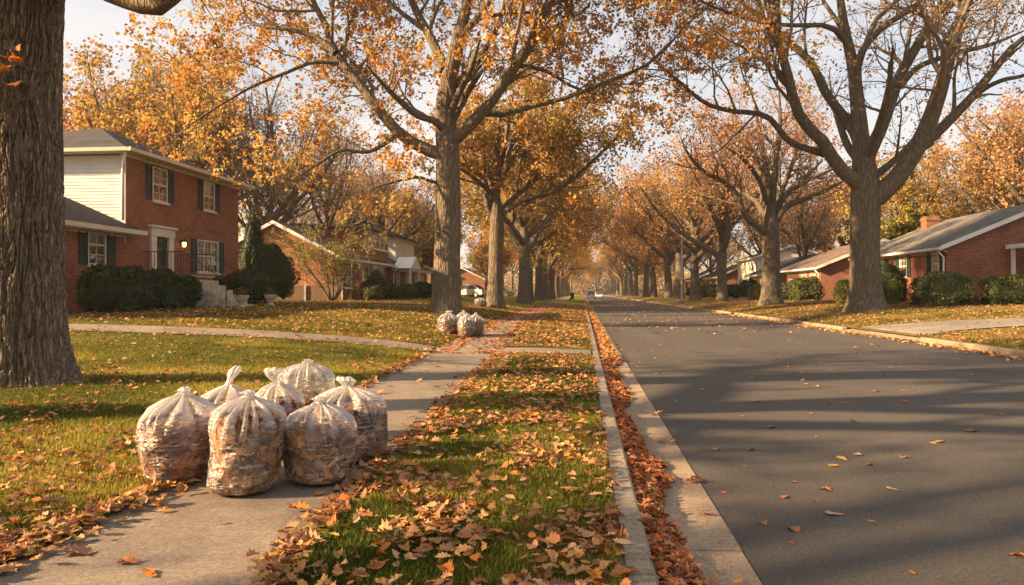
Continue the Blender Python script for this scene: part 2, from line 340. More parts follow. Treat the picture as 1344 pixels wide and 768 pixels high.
# sidewalk slabs, kerb and gutter sections with open joints
def slabs(name, m, spans, f0, f1, zt, thick, bev=.008, lay=None):
    b = MB(); rg = np.random.default_rng(4)
    for y0, y1 in spans:
        n = 3; dz = rg.normal(0, .0025)
        ya = np.linspace(y0, y1, n); top = []
        for y in ya:
            top += [(float(f0(y)), y, float(zt(f0(y), y)) + dz), (float(f1(y)), y, float(zt(f1(y), y)) + dz)]
        bot = [(x, y, z - thick) for x, y, z in top]
        # chamfered top edge
        V = [(x + (bev if k % 2 == 0 else -bev), y + (bev if k < 2 else -bev if k >= 2 * n - 2 else 0), z) for k, (x, y, z) in enumerate(top)] + [(x, y, z - bev) for x, y, z in top] + bot
        N = 2 * n; F = []
        for k in range(n - 1): F.append((2*k, 2*k+1, 2*k+3, 2*k+2))
        loop = [2*k for k in range(n)] + [2*k+1 for k in range(n)][::-1]
        for a_ in (0, N):
            for q in range(len(loop)):
                i, j = loop[q], loop[(q + 1) % len(loop)]; F.append((a_ + i, a_ + j, a_ + N + j, a_ + N + i))
        b.add(V, F)
    return tag(b.build(name, m), kind='structure')
def spans(y0, y1, L, gap): return [(y, min(y + L, y1) - gap) for y in np.arange(y0, y1, L)]
slabs('sidewalk', M['concrete'], [s for s in spans(-8.55, 330, 1.52, .014)], xl, xr, lambda x, y: zs(y), .1)
slabs('kerb', M['curb'], spans(-9, 330, 3.05, .012), lambda y: KX, lambda y: KF, lambda x, y: KZ, .25, .018)
slabs('gutter', M['gutter'], spans(-9.6, 330, 1.5, .012), lambda y: KF + .004, lambda y: GX, lambda x, y: 0.006 - (.02 if x < .5 else 0), .1)
slabs('far_kerb', M['curb'], spans(-9, 20.55, 2.955, .012) + spans(26.4, 330, 3.05, .012), lambda y: RX, lambda y: RX + .16, lambda x, y: .15, .3, .02)
sheet('path', lambda y: xr(y) + .012, cst(KX - .012), [PY0, PY0 + .5, PY1], 10, lambda X, Y: zverge(X, Y) + .015, M['concrete'])
wk = sheet('path', cst(-3.2), cst(-16.2), [PY0, PY0 + .55, PY1], 40, lambda X, Y: zleft(X, Y) + .018, M['concrete'])
wk2 = sheet('path', cst(-16.9), cst(-15.7), np.arange(PY1 - .02, 31.2, .5), 4, lambda X, Y: zleft(X, Y) + .018, M['concrete'])
# far side driveway with flared apron
dv = sheet('driveway', cst(RX - .02), cst(40), np.linspace(0, 1, 16), 60, lambda X, Y: 0 * X, M['drive'], pw=1.8)
co = np.zeros(len(dv.data.vertices) * 3); dv.data.vertices.foreach_get('co', co); co = co.reshape(-1, 3)
fl = np.exp(-np.maximum(co[:, 0] - RX, 0) / 1.1); a0 = 21.9 - 1.35 * fl; a1 = 25.0 + 1.45 * fl
co[:, 1] = a0 + (a1 - a0) * co[:, 1]; co[:, 2] = np.where(co[:, 0] < RX + .5, .012 + np.clip((co[:, 0] - RX) / .5, 0, 1) * (zright(RX + .5, co[:, 1]) + .01), zright(co[:, 0], co[:, 1]) + .025)
dv.data.vertices.foreach_set('co', co.ravel()); dv.data.update()
# ------------------------------------------------------------------ trees
def resample(pts, rad, n):
    pts = np.asarray(pts, float); rad = np.asarray(rad, float)
    # Catmull-Rom through the joints, then even spacing
    P = np.vstack([2 * pts[0] - pts[1], pts, 2 * pts[-1] - pts[-2]]); out, orad = [], []
    for i in range(1, len(P) - 2):
        for t in np.linspace(0, 1, 8, endpoint=False):
            p0, p1, p2, p3 = P[i-1:i+3]
            out.append(.5 * ((2*p1) + (p2-p0)*t + (2*p0-5*p1+4*p2-p3)*t*t + (3*p1-p0-3*p2+p3)*t**3)); orad.append(rad[i-1] + (rad[i] - rad[i-1]) * t)
    out.append(pts[-1]); orad.append(rad[-1]); out, orad = np.array(out), np.array(orad)
    s = np.concatenate([[0], np.cumsum(np.linalg.norm(np.diff(out, axis=0), axis=1))]); q = np.linspace(0, s[-1], n)
    return np.stack([np.interp(q, s, out[:, k]) for k in range(3)], 1), np.interp(q, s, orad)
def grow(rng, S, D, L, r0, n, wob, trop, tip=.25):
    P = [S]; d = norm(D); st = (L / (n - 1))[:, None]
    for i in range(n - 1):
        d = norm(d + rng.normal(0, wob, d.shape) + np.array([0, 0, trop])); P.append(P[-1] + d * st)
    return np.stack(P, 1), r0[:, None] * (1 - (1 - tip) * np.linspace(0, 1, n))[None]
def children(rng, P, Rd, L, per, f0, lk, rk, ang, up, fmax=1.0, rmin=.004):
    N, n, _ = P.shape; ct = np.maximum(1, np.round(per * np.clip(L / L.mean(), .2, 2.2)).astype(int)); pi = np.repeat(np.arange(N), ct); M_ = len(pi)
    within = np.arange(M_) - np.repeat(np.cumsum(ct) - ct, ct); f = f0 + (fmax - f0) * ((within + rng.random(M_)) / ct[pi]); L = np.clip(L, .55 * L.mean(), 1.3 * L.mean())
    x = np.minimum(f * (n - 1), n - 1.001); i = x.astype(int); t = (x - i)[:, None]
    S = P[pi, i] * (1 - t) + P[pi, i+1] * t; T = norm(P[pi, i+1] - P[pi, i]); r = Rd[pi, i] * (1 - t[:, 0]) + Rd[pi, i+1] * t[:, 0]
    q = norm(np.cross(T, rng.normal(size=(M_, 3)))); a = rng.normal(ang, .18, M_)[:, None]
    D = norm(T * np.cos(a) + q * np.sin(a) + np.array([0, 0, up]))
    l = L[pi] * lk * (1.15 - .65 * f) * rng.uniform(.7, 1.25, M_); return S, D, l, np.maximum(r * rk * rng.uniform(.75, 1.1, M_), rmin), pi
def leaf_cards(rng, C, size, col):
    n = len(C); a = norm(rng.normal(size=(n, 3)) + np.array([0, 0, -.2])); b = norm(np.cross(a, rng.normal(size=(n, 3)))); c = np.cross(a, b)
    s = (size * rng.uniform(.65, 1.3, n))[:, None]; w = s * rng.uniform(.3, .48, n)[:, None]; k = s * rng.uniform(-.05, .3, n)[:, None]
    # six-point folded blade: base, two shoulders each side, tip
    V = np.stack([C - a * s * .5, C + b * w - a * s * .12 + c * k, C + b * w * .75 + a * s * .22 + c * k, C + a * s * .5, C - b * w * .75 + a * s * .22 + c * k, C - b * w - a * s * .12 + c * k], 1).reshape(-1, 3)
    i = np.arange(n)[:, None] * 6
    return V, np.concatenate([i + np.array([[0, 1, 2, 3]]), i + np.array([[0, 3, 4, 5]])]), np.repeat(col, 6, 0)
PAL = {'orange': [(.56, .27, .07), (.50, .20, .055), (.60, .35, .10), (.40, .17, .055), (.50, .34, .11)],
       'russet': [(.48, .25, .10), (.40, .19, .08), (.54, .32, .14), (.35, .16, .07), (.50, .34, .16)],
       'gold':   [(.58, .37, .10), (.52, .30, .08), (.52, .38, .11), (.44, .23, .07), (.38, .32, .10)],
       'green':  [(.26, .25, .05), (.36, .29, .05), (.46, .27, .05), (.18, .20, .045), (.42, .20, .04)],
       'olive':  [(.24, .22, .06), (.30, .24, .07), (.18, .19, .05), (.36, .25, .07)]}
def wood_and_leaves(rng, limbs, o):
    """limbs: list of (pts (n,3), radii). Returns branch tubes, leaf mesh arrays"""
    n = 20; LP = np.stack([resample(p, r, n)[0] for p, r in limbs]); LR = np.stack([resample(p, r, n)[1] for p, r in limbs])
    LL = np.linalg.norm(np.diff(LP, axis=1), axis=2).sum(1)
    A = children(rng, LP, LR, LL, o['a'], o.get('fa', .16), o.get('la', .42), .48, .85, .25, rmin=.02); PA, RA = grow(rng, *A[:4], 9, .17, .05)
    B = children(rng, PA, RA, A[2], o['b'], .15, .66, .5, .85, .12, rmin=.009); PB, RB = grow(rng, *B[:4], 6, .2, .04)
    C = children(rng, PB, RB, B[2], o['c'], .15, .72, .55, .8, .06, rmin=.0055); PC, RC = grow(rng, *C[:4], 4, .2, .03)
    vs, fs, b = [], [], 0
    for P, Rd, k in ((PA, RA, 6), (PB, RB, 4), (PC, RC, 3)):
        V, F = tubes(P, Rd, k); vs.append(V); fs.append(F[0] + b); b += len(V)
    # leaves sit in sprays round the twigs; whole twigs stay bare so that gaps open
    pal = np.array(PAL[o['pal']]); own = C[4]; bcol = rng.integers(0, len(pal), len(PB)); bshade = rng.uniform(.75, 1.2, len(PB)); bare = rng.random(len(PB)) < o['bare']
    per = o['leaves']; ti = np.repeat(np.arange(len(PC)), per); ti = ti[~bare[own[ti]]]
    # clusters of leaves: three per twig, each with its own offset
    kc = rng.integers(0, 3, len(ti)); cu = rng.uniform(.25, 1, (len(PC), 3)); off = rng.normal(0, o['spread'] * .75, (len(PC), 3, 3))
    u = np.minimum(cu[ti, kc] * 2.999, 2.998); i = u.astype(int); t = (u - i)[:, None]
    Cn = PC[ti, i] * (1 - t) + PC[ti, i+1] * t + off[ti, kc] + rng.normal(0, o['size'] * .62, (len(ti), 3))
    ci = np.where(rng.random(len(ti)) < .7, bcol[own[ti]], rng.integers(0, len(pal), len(ti)))
    col = pal[ci] * bshade[own[ti]][:, None] * rng.uniform(.75, 1.2, len(ti))[:, None]
    if o.get('green2') is not None:
        g = np.clip((vnoise(Cn[:, 0] * .3, Cn[:, 1] * .3, Cn[:, 2] * .3, 7) - .5) * 4, 0, 1)[:, None] * o['green2']; col = col * (1 - g) + g * np.array([.22, .22, .04])
    return np.vstack(vs), np.vstack(fs), leaf_cards(rng, Cn, o['size'], col), (LP, LR)
def trunk_mesh(rng, pts, rad, k=20, n=30, flare=.5, fl_h=.5):
    P, Rd = resample(pts, rad, n); z = P[:, 2] - P[0, 2]
    a = np.arange(k) * 2 * np.pi / k; T = norm(np.gradient(P, axis=0))
    lob = 1 + .05 * (vnoise(np.cos(a)[None] * 1.3 + 9, np.sin(a)[None] * 1.3, z[:, None] * .8, 11) - .5) * 2
    root = (np.exp(-z / fl_h)[:, None]) * flare * (.7 + .6 * vnoise(np.cos(a)[None] * 2.2, np.sin(a)[None] * 2.2, 0, int(rng.integers(99))))
    rr = Rd[:, None] * (lob + root)
    V = np.stack([P[:, None, 0] + rr * np.cos(a), P[:, None, 1] + rr * np.sin(a), np.repeat(P[:, 2:3], k, 1)], -1)
    V[0, :, 2] -= .25
    i = np.arange(n - 1)[:, None] * k + np.arange(k)[None]; j = np.arange(n - 1)[:, None] * k + (np.arange(k)[None] + 1) % k
    return V.reshape(-1, 3), np.stack([i, j, j + k, i + k], -1).reshape(-1, 4)
def rand_limbs(rng, h0, r0, H, W, n, top=None):
    """spreading limbs round a fork zone from h0 upward"""
    out = []
    for q in range(n):
        az = q * 2.4 + rng.normal(0, .35); f = q / n; z0 = h0 + f * (H - h0) * .38; el = .45 + .65 * f + rng.normal(0, .1)
        L = (W * 1.25 * (1 - .35 * f)) * rng.uniform(.85, 1.15); d = np.array([math.cos(az) * math.cos(el), math.sin(az) * math.cos(el), math.sin(el)])
        p = np.array([0, 0, z0]); pts = [p.copy()]
        for s in range(6):
            d = norm(d + rng.normal(0, .13, 3) + np.array([0, 0, .12])); p = p + d * L / 6; pts.append(p.copy())
        r = r0 * (.5 - .2 * f); out.append((np.array(pts), np.linspace(r, r * .16, 7)))
    return out
PROTO = {}
def proto(key, seed, H=15.5, W=7.5, r=.48, h0=4.6, nl=8, opt=None, trunkH=None):
    rng = np.random.default_rng(seed); o = dict(a=7, b=5, c=4, leaves=9, spread=.16, size=.2, bare=.2, pal='orange'); o.update(opt or {})
    limbs = rand_limbs(rng, h0, r * 1.25, H, W, nl); th = trunkH or H * .82
    tp = np.array([(rng.normal(0, .05 * k), rng.normal(0, .05 * k), th * k / 6) for k in range(7)]); tp[0] = 0; tp[1, :2] *= .3
    tr = np.interp(np.linspace(0, th, 7), [0, h0, h0 + 1.5, th], [r, r * .88, r * .6, .05])
    top = [(tp[3:], tr[3:])]
    V, F, (lv, lf, lc), (LP, LR) = wood_and_leaves(rng, limbs + top, o)
    TV, TF = trunk_mesh(rng, tp, tr, 16, 26); LV, LF = tubes(LP[:-1], LR[:-1], 9)
    Vt = np.vstack([TV, LV, V]); mi = np.concatenate([np.zeros(len(TF) + len(LF[0]), int), np.ones(len(F), int)])
    tm = npmesh('trunk', Vt, [np.vstack([TF, LF[0] + len(TV), F + len(TV) + len(LV)])], [M['bark'], M['twig']], smooth=True, mi=mi)
    cm = npmesh('crown', lv, [lf], M['leaf'], col=lc); PROTO[key] = (tm, cm); return tm, cm
def plant(key, x, y, label, group, s=1.0, rz=0.0, name='oak_tree', cat='tree', sz=None):
    t = thing(name, label, cat, (x, y, float(zground(x, y)) - .03), rz, group); t.scale = (s, s, sz or s)
    link('trunk', PROTO[key][0], t); link('crown', PROTO[key][1], t); return t
def traced(name, label, depth, trunk_px, limbs_px, seed, opt, group=None, extra=None, tops=6.0, k=24):
    """trunk_px / limbs_px: joints measured in the photograph, (px, py, radius px) and a depth lean per limb"""
    rng = np.random.default_rng(seed); sc = depth / F_PX
    base = at(trunk_px[0][0], trunk_px[0][1], depth); base.z = float(zground(base.x, base.y)) - .02
    root = thing(name, label, 'tree', base, 0, group); B = np.array(base)
    conv = lambda q, dd: np.array([np.array(at(x, y, depth + d)) for (x, y, r), d in zip(q, dd)]) - B
    tp = conv(trunk_px, [0] * len(trunk_px)); tr = np.array([r * sc for _, _, r in trunk_px]); tp[0, 2] = 0
    TV, TF = trunk_mesh(rng, tp, tr, k, 44, flare=.42, fl_h=.42)
    link('trunk', npmesh('trunk', TV, [TF], M['bark'], smooth=True), root)
    limbs = []
    for q, lean in limbs_px:
        s = np.concatenate([[0], np.cumsum([math.hypot(b[0]-a[0], b[1]-a[1]) for a, b in zip(q[:-1], q[1:])])]) * sc
        p = conv(q, lean * s); r = np.array([c[2] * sc for c in q]); d = norm(p[-1] - p[-2])
        if q[-1][1] < 25:       # the limb goes on above the frame
            e = p[-1]
            for m_ in range(3):
                d = norm(d + rng.normal(0, .15, 3) + np.array([0, 0, .1])); e = e + d * tops / 3; p = np.vstack([p, e]); r = np.append(r, r[-1] * (.62))
        else: r[-1] *= .35
        limbs.append((p, r))
    lo = limbs + (extra(rng, B) if extra else [])
    V, F, (lv, lf, lc), (LP, LR) = wood_and_leaves(rng, lo, opt)
    for P, Q in zip(LP, LR):
        Q = Q.copy(); Q[:3] *= [1.22, 1.1, 1.03]
        X, Y = tubes(P[None], Q[None], 12); link('limb', npmesh('limb', X, Y, M['bark'], smooth=True), root)
    link('branches', npmesh('branches', V, [F], M['twig'], smooth=True), root)
    link('crown', npmesh('crown', lv, [lf], M['leaf'], col=lc), root); return root
c2 = lambda ox, oy, s, q: [(ox + x / s, oy + y / s, r) for x, y, r in q]
# --- big oak beside the sidewalk on the near side
T1 = [(585,411,19.5),(586,395,18.5),(587,340,17.3),(588,290,16.6),(588,240,16),(587,190,15),(584,140,12.5),(590,100,11),(597,70,10),(606,35,8),(612,8,7),(620,-40,5.5),(628,-110,3.5),(634,-170,1)]
L1 = [([(586,205,8),(573,200,7.5),(547,191,7.5),(517,168,7.2),(487,130,6.8),(457,93,6.2),(437,63,5),(425,27,4.2),(410,0,3.6)], .15),
      ([(440,70,4),(417,50,3.8),(377,38,3),(333,32,2.4),(318,8,1.5)], .2),
      ([(445,82,3),(410,82,2.6),(377,95,2.2),(333,113,1.7),(300,132,1.3),(255,160,1.0),(215,196,.7)], -.2),
      ([(589,190,8),(610,170,8),(637,143,7.8),(660,110,7.2),(683,77,6.6),(703,37,5.6),(720,3,4.8)], -.2),
      ([(630,148,4.5),(655,150,4.2),(677,145,4),(717,135,3.4),(748,127,3),(795,108,2.6),(854,82,2.1),(903,31,1.6),(934,4,1.1)], .1),
      ([(680,86,3),(700,89,2.8),(722,96,2.4),(748,112,2),(775,122,1.4),(800,126,.9)], .3),
      ([(584,92,6.5),(567,53,6),(553,27,5.3),(540,0,4.8)], .35),
      ([(556,38,3.4),(527,17,3),(507,0,2.5)], -.3),
      ([(604,50,4.5),(627,23,4.2),(643,0,3.6)], -.4),
      ([(628,24,2.6),(663,18,2.4),(693,17,2),(725,8,1.5)], .2),
      ([(596,112,5),(622,88,4.2),(640,60,3.6),(655,30,3),(665,0,2.6)], .5),
      ([(520,178,3),(500,192,2.7),(480,200,2.4),(447,198,2),(410,220,1.6),(367,247,1.1)], -.35),
      ([(580,242,2.4),(563,237,2.2),(547,233,2),(513,240,1.5),(480,252,1)], -.5),
      ([(588,180,5.5),(572,160,4.6),(545,150,4),(512,120,3.2),(480,85,2.4)], -.75),
      ([(588,170,5.5),(604,140,4.6),(622,108,4),(640,85,3.4)], .9),
      ([(588,160,5),(600,128,4.4),(618,90,4),(630,50,3.4)], -.8)]
traced('oak_tree', 'large oak with orange leaves rising behind the four clear leaf bags', 28.0, T1, L1, 11,
       dict(a=11, b=6, c=5, leaves=18, spread=.22, size=.13, bare=.14, pal='orange', la=.46), group='oaks along the near verge')
# --- second oak of that row
T2 = [(650,404,11.5),(650,392,10.6),(651,340,9.6),(652,300,9.3),(652,276,9),(650,262,7),(650,235,5.5),(652,205,4.5),(655,175,3.6),(656,140,2.6)]
L2 = [([(650,284,4),(640,272,4),(637,240,3.8),(622,224,3.4),(602,214,3),(570,200,2.2),(545,196,1.5)], -.2),
      ([(656,280,4),(672,262,3.7),(700,238,3.2),(725,205,2.8),(727,180,2.4),(712,150,1.8)], .2),
      ([(655,282,3.6),(690,262,3.2),(725,252,2.8),(760,228,2.4),(800,190,1.9),(840,150,1.3)], -.25),
      ([(650,260,4),(663,225,3.4),(672,190,3),(690,160,2.4),(700,128,1.8)], .5),
      ([(650,250,3.6),(638,215,3),(628,180,2.6),(612,148,2)], .5),
      ([(651,240,3.4),(660,205,3),(668,160,2.3),(674,120,1.8)], -.6),
      ([(650,258,3),(630,240,2.6),(605,222,2),(585,212,1.5)], -.8)]
traced('oak_tree', 'tall oak with forked golden crown, second trunk up the sidewalk from the frosted bags', 41.0, T2, L2, 23,
       dict(a=9, b=6, c=5, leaves=13, spread=.26, size=.17, bare=.14, pal='gold', la=.5, green2=.35), group='oaks along the near verge', tops=4)
# --- big half-bare oak across the road
TR = [(1136,410,24),(1136,396,22),(1136,370,20.3),(1135,330,19.3),(1136,290,19),(1136,262,20),(1136,240,19),(1133,205,14),(1130,180,11),(1125,133,9.5),(1120,89,8),(1110,44,6.4),(1103,0,5.2),(1096,-60,3.6),(1092,-120,1.5)]
LR_ = [([(1126,120,5),(1126,82,4.6),(1138,58,4.3),(1160,35,4),(1200,9,3.4),(1209,-4,3)], -.2),
       ([(1122,100,4),(1147,31,3.4),(1165,12,3),(1178,0,2.6)], .4),
       ([(1134,215,8.5),(1146,190,8.3),(1160,160,8),(1180,102,7.2),(1205,58,6.4),(1229,18,5.4),(1240,0,5)], .25),
       ([(1134,268,13),(1150,258,12.5),(1174,238,11.8),(1200,200,11),(1218,164,10.3),(1236,111,8.6),(1247,67,7.6),(1267,9,6)], -.25),
       ([(1190,216,7),(1206,196,7),(1227,177,6.8),(1252,152,6.3),(1276,127,5.6),(1311,84,4.6),(1329,62,4),(1372,28,3)], -.1),
       ([(1284,122,3.2),(1300,112,3),(1320,104,2.8),(1344,99,2.4),(1390,80,1.6)], -.4),
       ([(1182,112,4),(1200,92,3.8),(1218,82,3.5),(1258,69,3.2),(1302,58,2.8),(1350,38,2.2)], .3),
       ([(1138,256,9),(1129,243,9),(1103,222,8.6),(1085,195,8),(1076,181,7.6),(1054,160,7),(1041,129,6.3),(1032,89,5.6),(1021,53,4.8),(1021,22,4.2),(1018,0,3.8)], -.2),
       ([(1130,195,6.5),(1116,164,6.2),(1085,124,5.8),(1063,80,5),(1032,53,4.4),(1010,31,3.8),(970,0,2.8)], .3),
       ([(1090,204,5),(1070,198,4.6),(1036,186,4.2),(1010,155,3.8),(985,148,3.5),(961,146,3.2),(925,135,2.8),(890,106,2.2),(863,82,1.6),(845,52,1)], .05),
       ([(1108,52,3.6),(1092,36,3.3),(1076,33,3),(1032,33,2.5),(985,26,2),(934,8,1.3)], -.4),
       ([(1116,60,3.4),(1100,30,3),(1085,8,2.6),(1078,-6,2.2)], .6),
       ([(1140,236,6),(1160,222,5),(1180,205,4.2),(1200,182,3.2),(1222,150,2.2)], .9),
       ([(1134,220,6),(1112,190,5),(1098,150,4.2),(1080,100,3.2)], .9),
       ([(1136,215,5.5),(1152,170,4.6),(1166,120,4),(1172,60,3)], -.9)]
TR = [(x, y, r * .93) for x, y, r in TR]
traced('oak_tree', 'massive half-bare oak with twisting limbs standing by the concrete driveway apron', 32.0, TR, LR_, 31,
       dict(a=10, b=6, c=5, leaves=6, spread=.22, size=.12, bare=.4, pal='russet', la=.44, fa=.3), group='oaks along the far side')
T4 = [(1012,401,13.5),(1012,388,12),(1012,350,11),(1012,318,10.5),(1012,296,10),(1011,270,6.5),(1008,240,5),(1002,205,4),(996,170,3),(990,140,2)]
L4 = [([(1012,305,5),(1005,306,4.8),(979,284,4.2),(970,262,3.8),(961,248,3.5),(945,236,3),(925,226,2.6),(905,205,2),(893,180,1.4)], -.2),
      ([(1011,275,4.4),(1003,240,4),(990,205,3.4),(972,175,2.8),(962,140,2)], .3),
      ([(1013,280,4.4),(1016,240,4),(1020,195,3.4),(1024,155,2.6),(1022,115,1.8)], -.3),
      ([(1014,295,4.6),(1022,270,4.2),(1040,246,3.6),(1062,228,3),(1080,210,2.2)], .3),
      ([(1014,300,4.6),(1032,272,4),(1067,257,3.4),(1090,246,2.8),(1110,236,2)], -.2),
      ([(1010,292,4),(990,262,3.2),(960,246,2.6),(938,240,2)], .8),
      ([(1012,285,4),(1030,240,3.4),(1045,200,2.8),(1052,160,2)], .8),
      ([(1008,268,3.6),(996,236,3),(976,210,2.4),(950,192,1.8)], -.8)]
traced('oak_tree', 'half-bare oak across the road between the striped grey roof and the lamp post', 48.0, T4, L4, 41,
       dict(a=9, b=6, c=5, leaves=6, spread=.25, size=.15, bare=.38, pal='russet', la=.48, fa=.25), group='oaks along the far side', tops=4)
# --- near trunk at the left edge, with carved bark
def near_oak():
    rng = np.random.default_rng(5); base = Vector((-7.36, 8.70, 0)); base.z = float(zground(base.x, base.y)) - .04
    root = thing('oak_tree', 'thick old oak trunk with deeply ridged bark and a round knot', 'tree', base, 0, 'oaks along the near verge')
    nA, nZ = 420, 560; z = np.linspace(-.15, 6.6, nZ); a = np.arange(nA) * 2 * np.pi / nA
    r = np.interp(z, [-.2, 0, .12, .3, .6, 1.0, 2.0, 3.0, 3.8, 4.6, 5.3, 6.0, 6.6], [.70, .64, .60, .55, .505, .485, .462, .458, .46, .47, .50, .56, .5])
    r = r * .95; Z, A = np.meshgrid(z, a, indexing='ij'); ca, sa = np.cos(A), np.sin(A)
    rr = r[:, None] * (1 + .05 * (vnoise(ca * 1.5 + 5, sa * 1.5, Z * .5, 1) - .5) * 2)
    rr += np.exp(-np.maximum(Z, 0) / .35) * .24 * (vnoise(ca * 2.4 + 3, sa * 2.4, 0, 8) - .35)
    # knot, on the side that faces the road, with bark swirling round it
    ka, kz = -.90, 3.78; du = ((A - ka + np.pi) % (2 * np.pi) - np.pi) * .46; dz = Z - kz; kd = np.sqrt(du ** 2 + (dz * .9) ** 2)
    u = A * .46 + .02 * (vnoise(ca * 3, sa * 3, Z * 1.6, 2) - .5) * 4 + du * .9 * np.exp(-(kd / .28) ** 2); zz = Z * 1.15
    def fur(k, kz_, sd, w):      # meandering furrows
        x = u * k; per = round(2 * np.pi * .46 * k); n_ = vnoise(np.mod(x, per), zz * kz_, 0, sd); m_ = vnoise(np.mod(x, per) * 2, zz * kz_ * 2.3, 4, sd + 1)
        h = n_ * .7 + m_ * .3; return np.exp(-((h - .48) / w) ** 2)
    f = .06 * fur(22, 2.0, 21, .085) + .024 * fur(46, 5.0, 23, .10); f *= 1 - .8 * np.exp(-(kd / .11) ** 2)
    rr -= f; rr += .008 * (vnoise(u * 90, zz * 34, 0, 25) - .5) + .004 * (vnoise(u * 200, zz * 90, 0, 26) - .5)
    rr += .10 * np.exp(-(kd / .17) ** 2) + .035 * np.exp(-((kd - .10) / .028) ** 2) - .17 * np.exp(-(kd / .062) ** 2)
    V = np.stack([rr * ca, rr * sa, Z], -1).reshape(-1, 3)
    i = np.arange(nZ - 1)[:, None] * nA + np.arange(nA)[None]; j = np.arange(nZ - 1)[:, None] * nA + (np.arange(nA)[None] + 1) % nA
    link('trunk', npmesh('trunk', V, [np.stack([i, j, j + nA, i + nA], -1).reshape(-1, 4)], M['bark_near'], smooth=True), root)
    B = np.array(base); q = [(50,-60,34),(95,-42,22),(135,-16,15),(170,0,13),(200,9,12),(218,4,10.5),(236,-14,9),(275,-45,8),(340,-100,6),(420,-190,4)]
    d0 = [8.9, 8.8, 8.7, 8.6, 8.55, 8.5, 8.4, 8.3, 8.2, 8.0]
    limbs = [(np.array([np.array(at(x, y, d)) for (x, y, _), d in zip(q, d0)]) - B, np.array([c[2] * 8.6 / F_PX for c in q]))]
    for az, el, L, rd in ((2.6, .9, 9, .3), (4.0, .75, 9, .26), (1.2, .8, 9, .28), (5.2, 1.0, 9, .26), (.3, 1.1, 9, .24), (3.3, 1.3, 9, .3)):
        d = np.array([math.cos(az) * math.cos(el), math.sin(az) * math.cos(el), math.sin(el)]); p = np.array([0, 0, 6.1]); pts = [p]
        for _ in range(5): d = norm(d + rng.normal(0, .12, 3)); p = p + d * L / 5; pts.append(p)
        limbs.append((np.array(pts), np.linspace(rd, .05, 6)))
    V, F, (lv, lf, lc), (LP, LR) = wood_and_leaves(rng, limbs, dict(a=8, b=6, c=5, leaves=9, spread=.13, size=.092, bare=.35, pal='orange', la=.34))
    kl = lv.reshape(-1, 6, 3)[:, 0, 2] > 4.75; lc = lc.reshape(-1, 6, 3)[kl].reshape(-1, 3); lv = lv.reshape(-1, 6, 3)[kl].reshape(-1, 3); q6 = np.arange(kl.sum())[:, None] * 6; lf = np.concatenate([q6 + np.array([[0, 1, 2, 3]]), q6 + np.array([[0, 3, 4, 5]])])
    for P, Q in zip(LP, LR):
        X, Y = tubes(P[None], Q[None], 20); link('limb', npmesh('limb', X, Y, M['bark_near'], smooth=True), root)
    # a small shoot on the trunk with a few orange leaves
    s0 = np.array(at(40, 92, 8.28)) - B; tw = [(np.array([s0 + [.0, .1, .02], s0 + [-.1, -.08, .05], s0 + [-.22, -.14, .03], s0 + [-.34, -.16, -.02]]), np.array([.008, .006, .004, .003]))]
    tv, tf = tubes(np.stack([resample(*tw[0], 8)[0]]), np.stack([resample(*tw[0], 8)[1]]), 5)
    V = np.vstack([V, tv]); F = np.vstack([F, tf[0] + len(V) - len(tv)])
    link('branches', npmesh('branches', V, [F], M['twig'], smooth=True), root)
    cc = resample(*tw[0], 26)[0] + rng.normal(0, .06, (26, 3)) * [1, .5, 1.6]; ev, ef, ec = oak_leaves(rng, cc[10:], .12, .9, .7, np.array([[.55, .17, .03], [.5, .22, .05]]), N=norm(rng.normal(size=(16, 3))))
    link('crown', npmesh('crown', np.vstack([lv, ev]), [lf, ef + len(lv)], M['leaf'], col=np.vstack([lc, ec])), root)
near_oak()
# --- avenue further up, both sides
big = dict(size=.19, spread=.36, leaves=11, a=9, b=6, c=4, la=.44)
proto('av1', 101, 16.5, 9.2, .50, 4.4, 9, dict(big, pal='gold', green2=.5, bare=.1)); proto('av2', 102, 15.5, 8.6, .47, 4.0, 9, dict(big, pal='orange', green2=.25, bare=.12))
proto('av3', 103, 16.5, 9.5, .5, 4.4, 9, dict(big, pal='orange', bare=.15)); proto('av4', 104, 16, 9.3, .5, 4.2, 9, dict(big, pal='russet', bare=.35, leaves=6)); proto('av5', 105, 17, 9.6, .52, 4.4, 9, dict(big, pal='orange', bare=.3, leaves=7))
proto('bk_gold', 111, 15, 6.5, .34, 4, 9, dict(size=.18, spread=.34, leaves=8, pal='gold', bare=.26, a=8, b=5, c=5)); proto('bk_bare', 112, 14, 5.5, .26, 3.2, 10, dict(size=.14, spread=.25, leaves=2, pal='russet', bare=.4, a=8, b=6, c=5, la=.48))
proto('bk_olive', 113, 12, 5.5, .3, 3, 9, dict(size=.24, spread=.36, leaves=15, pal='olive', bare=.05, a=8)); proto('bk_orange', 114, 14, 6.5, .33, 3.6, 9, dict(size=.19, spread=.34, leaves=7, pal='russet', bare=.3, a=8, b=5, c=5))
rg = np.random.default_rng(77)
ordl = ['third', 'fourth', 'fifth', 'sixth', 'seventh', 'eighth', 'ninth', 'tenth', 'eleventh', 'twelfth', 'thirteenth', 'fourteenth', 'fifteenth', 'sixteenth', 'seventeenth']
for i, (y, key) in enumerate(zip([60, 72, 84, 97, 109, 122, 136, 150, 165, 182, 202, 225, 250, 280, 312], ['av1','av2','av1','av1','av2','av3','av1','av2','av3','av1','av2','av3','av1','av2','av3'])):
    plant(key, -5.1 + rg.normal(0, .25), y, f'avenue oak on the sidewalk side of the road, {ordl[i]} trunk up from the bags', 'oaks along the near verge', rg.uniform(.95, 1.08) * (1 + .2 * (y > 90)), rg.uniform(0, 6.28))
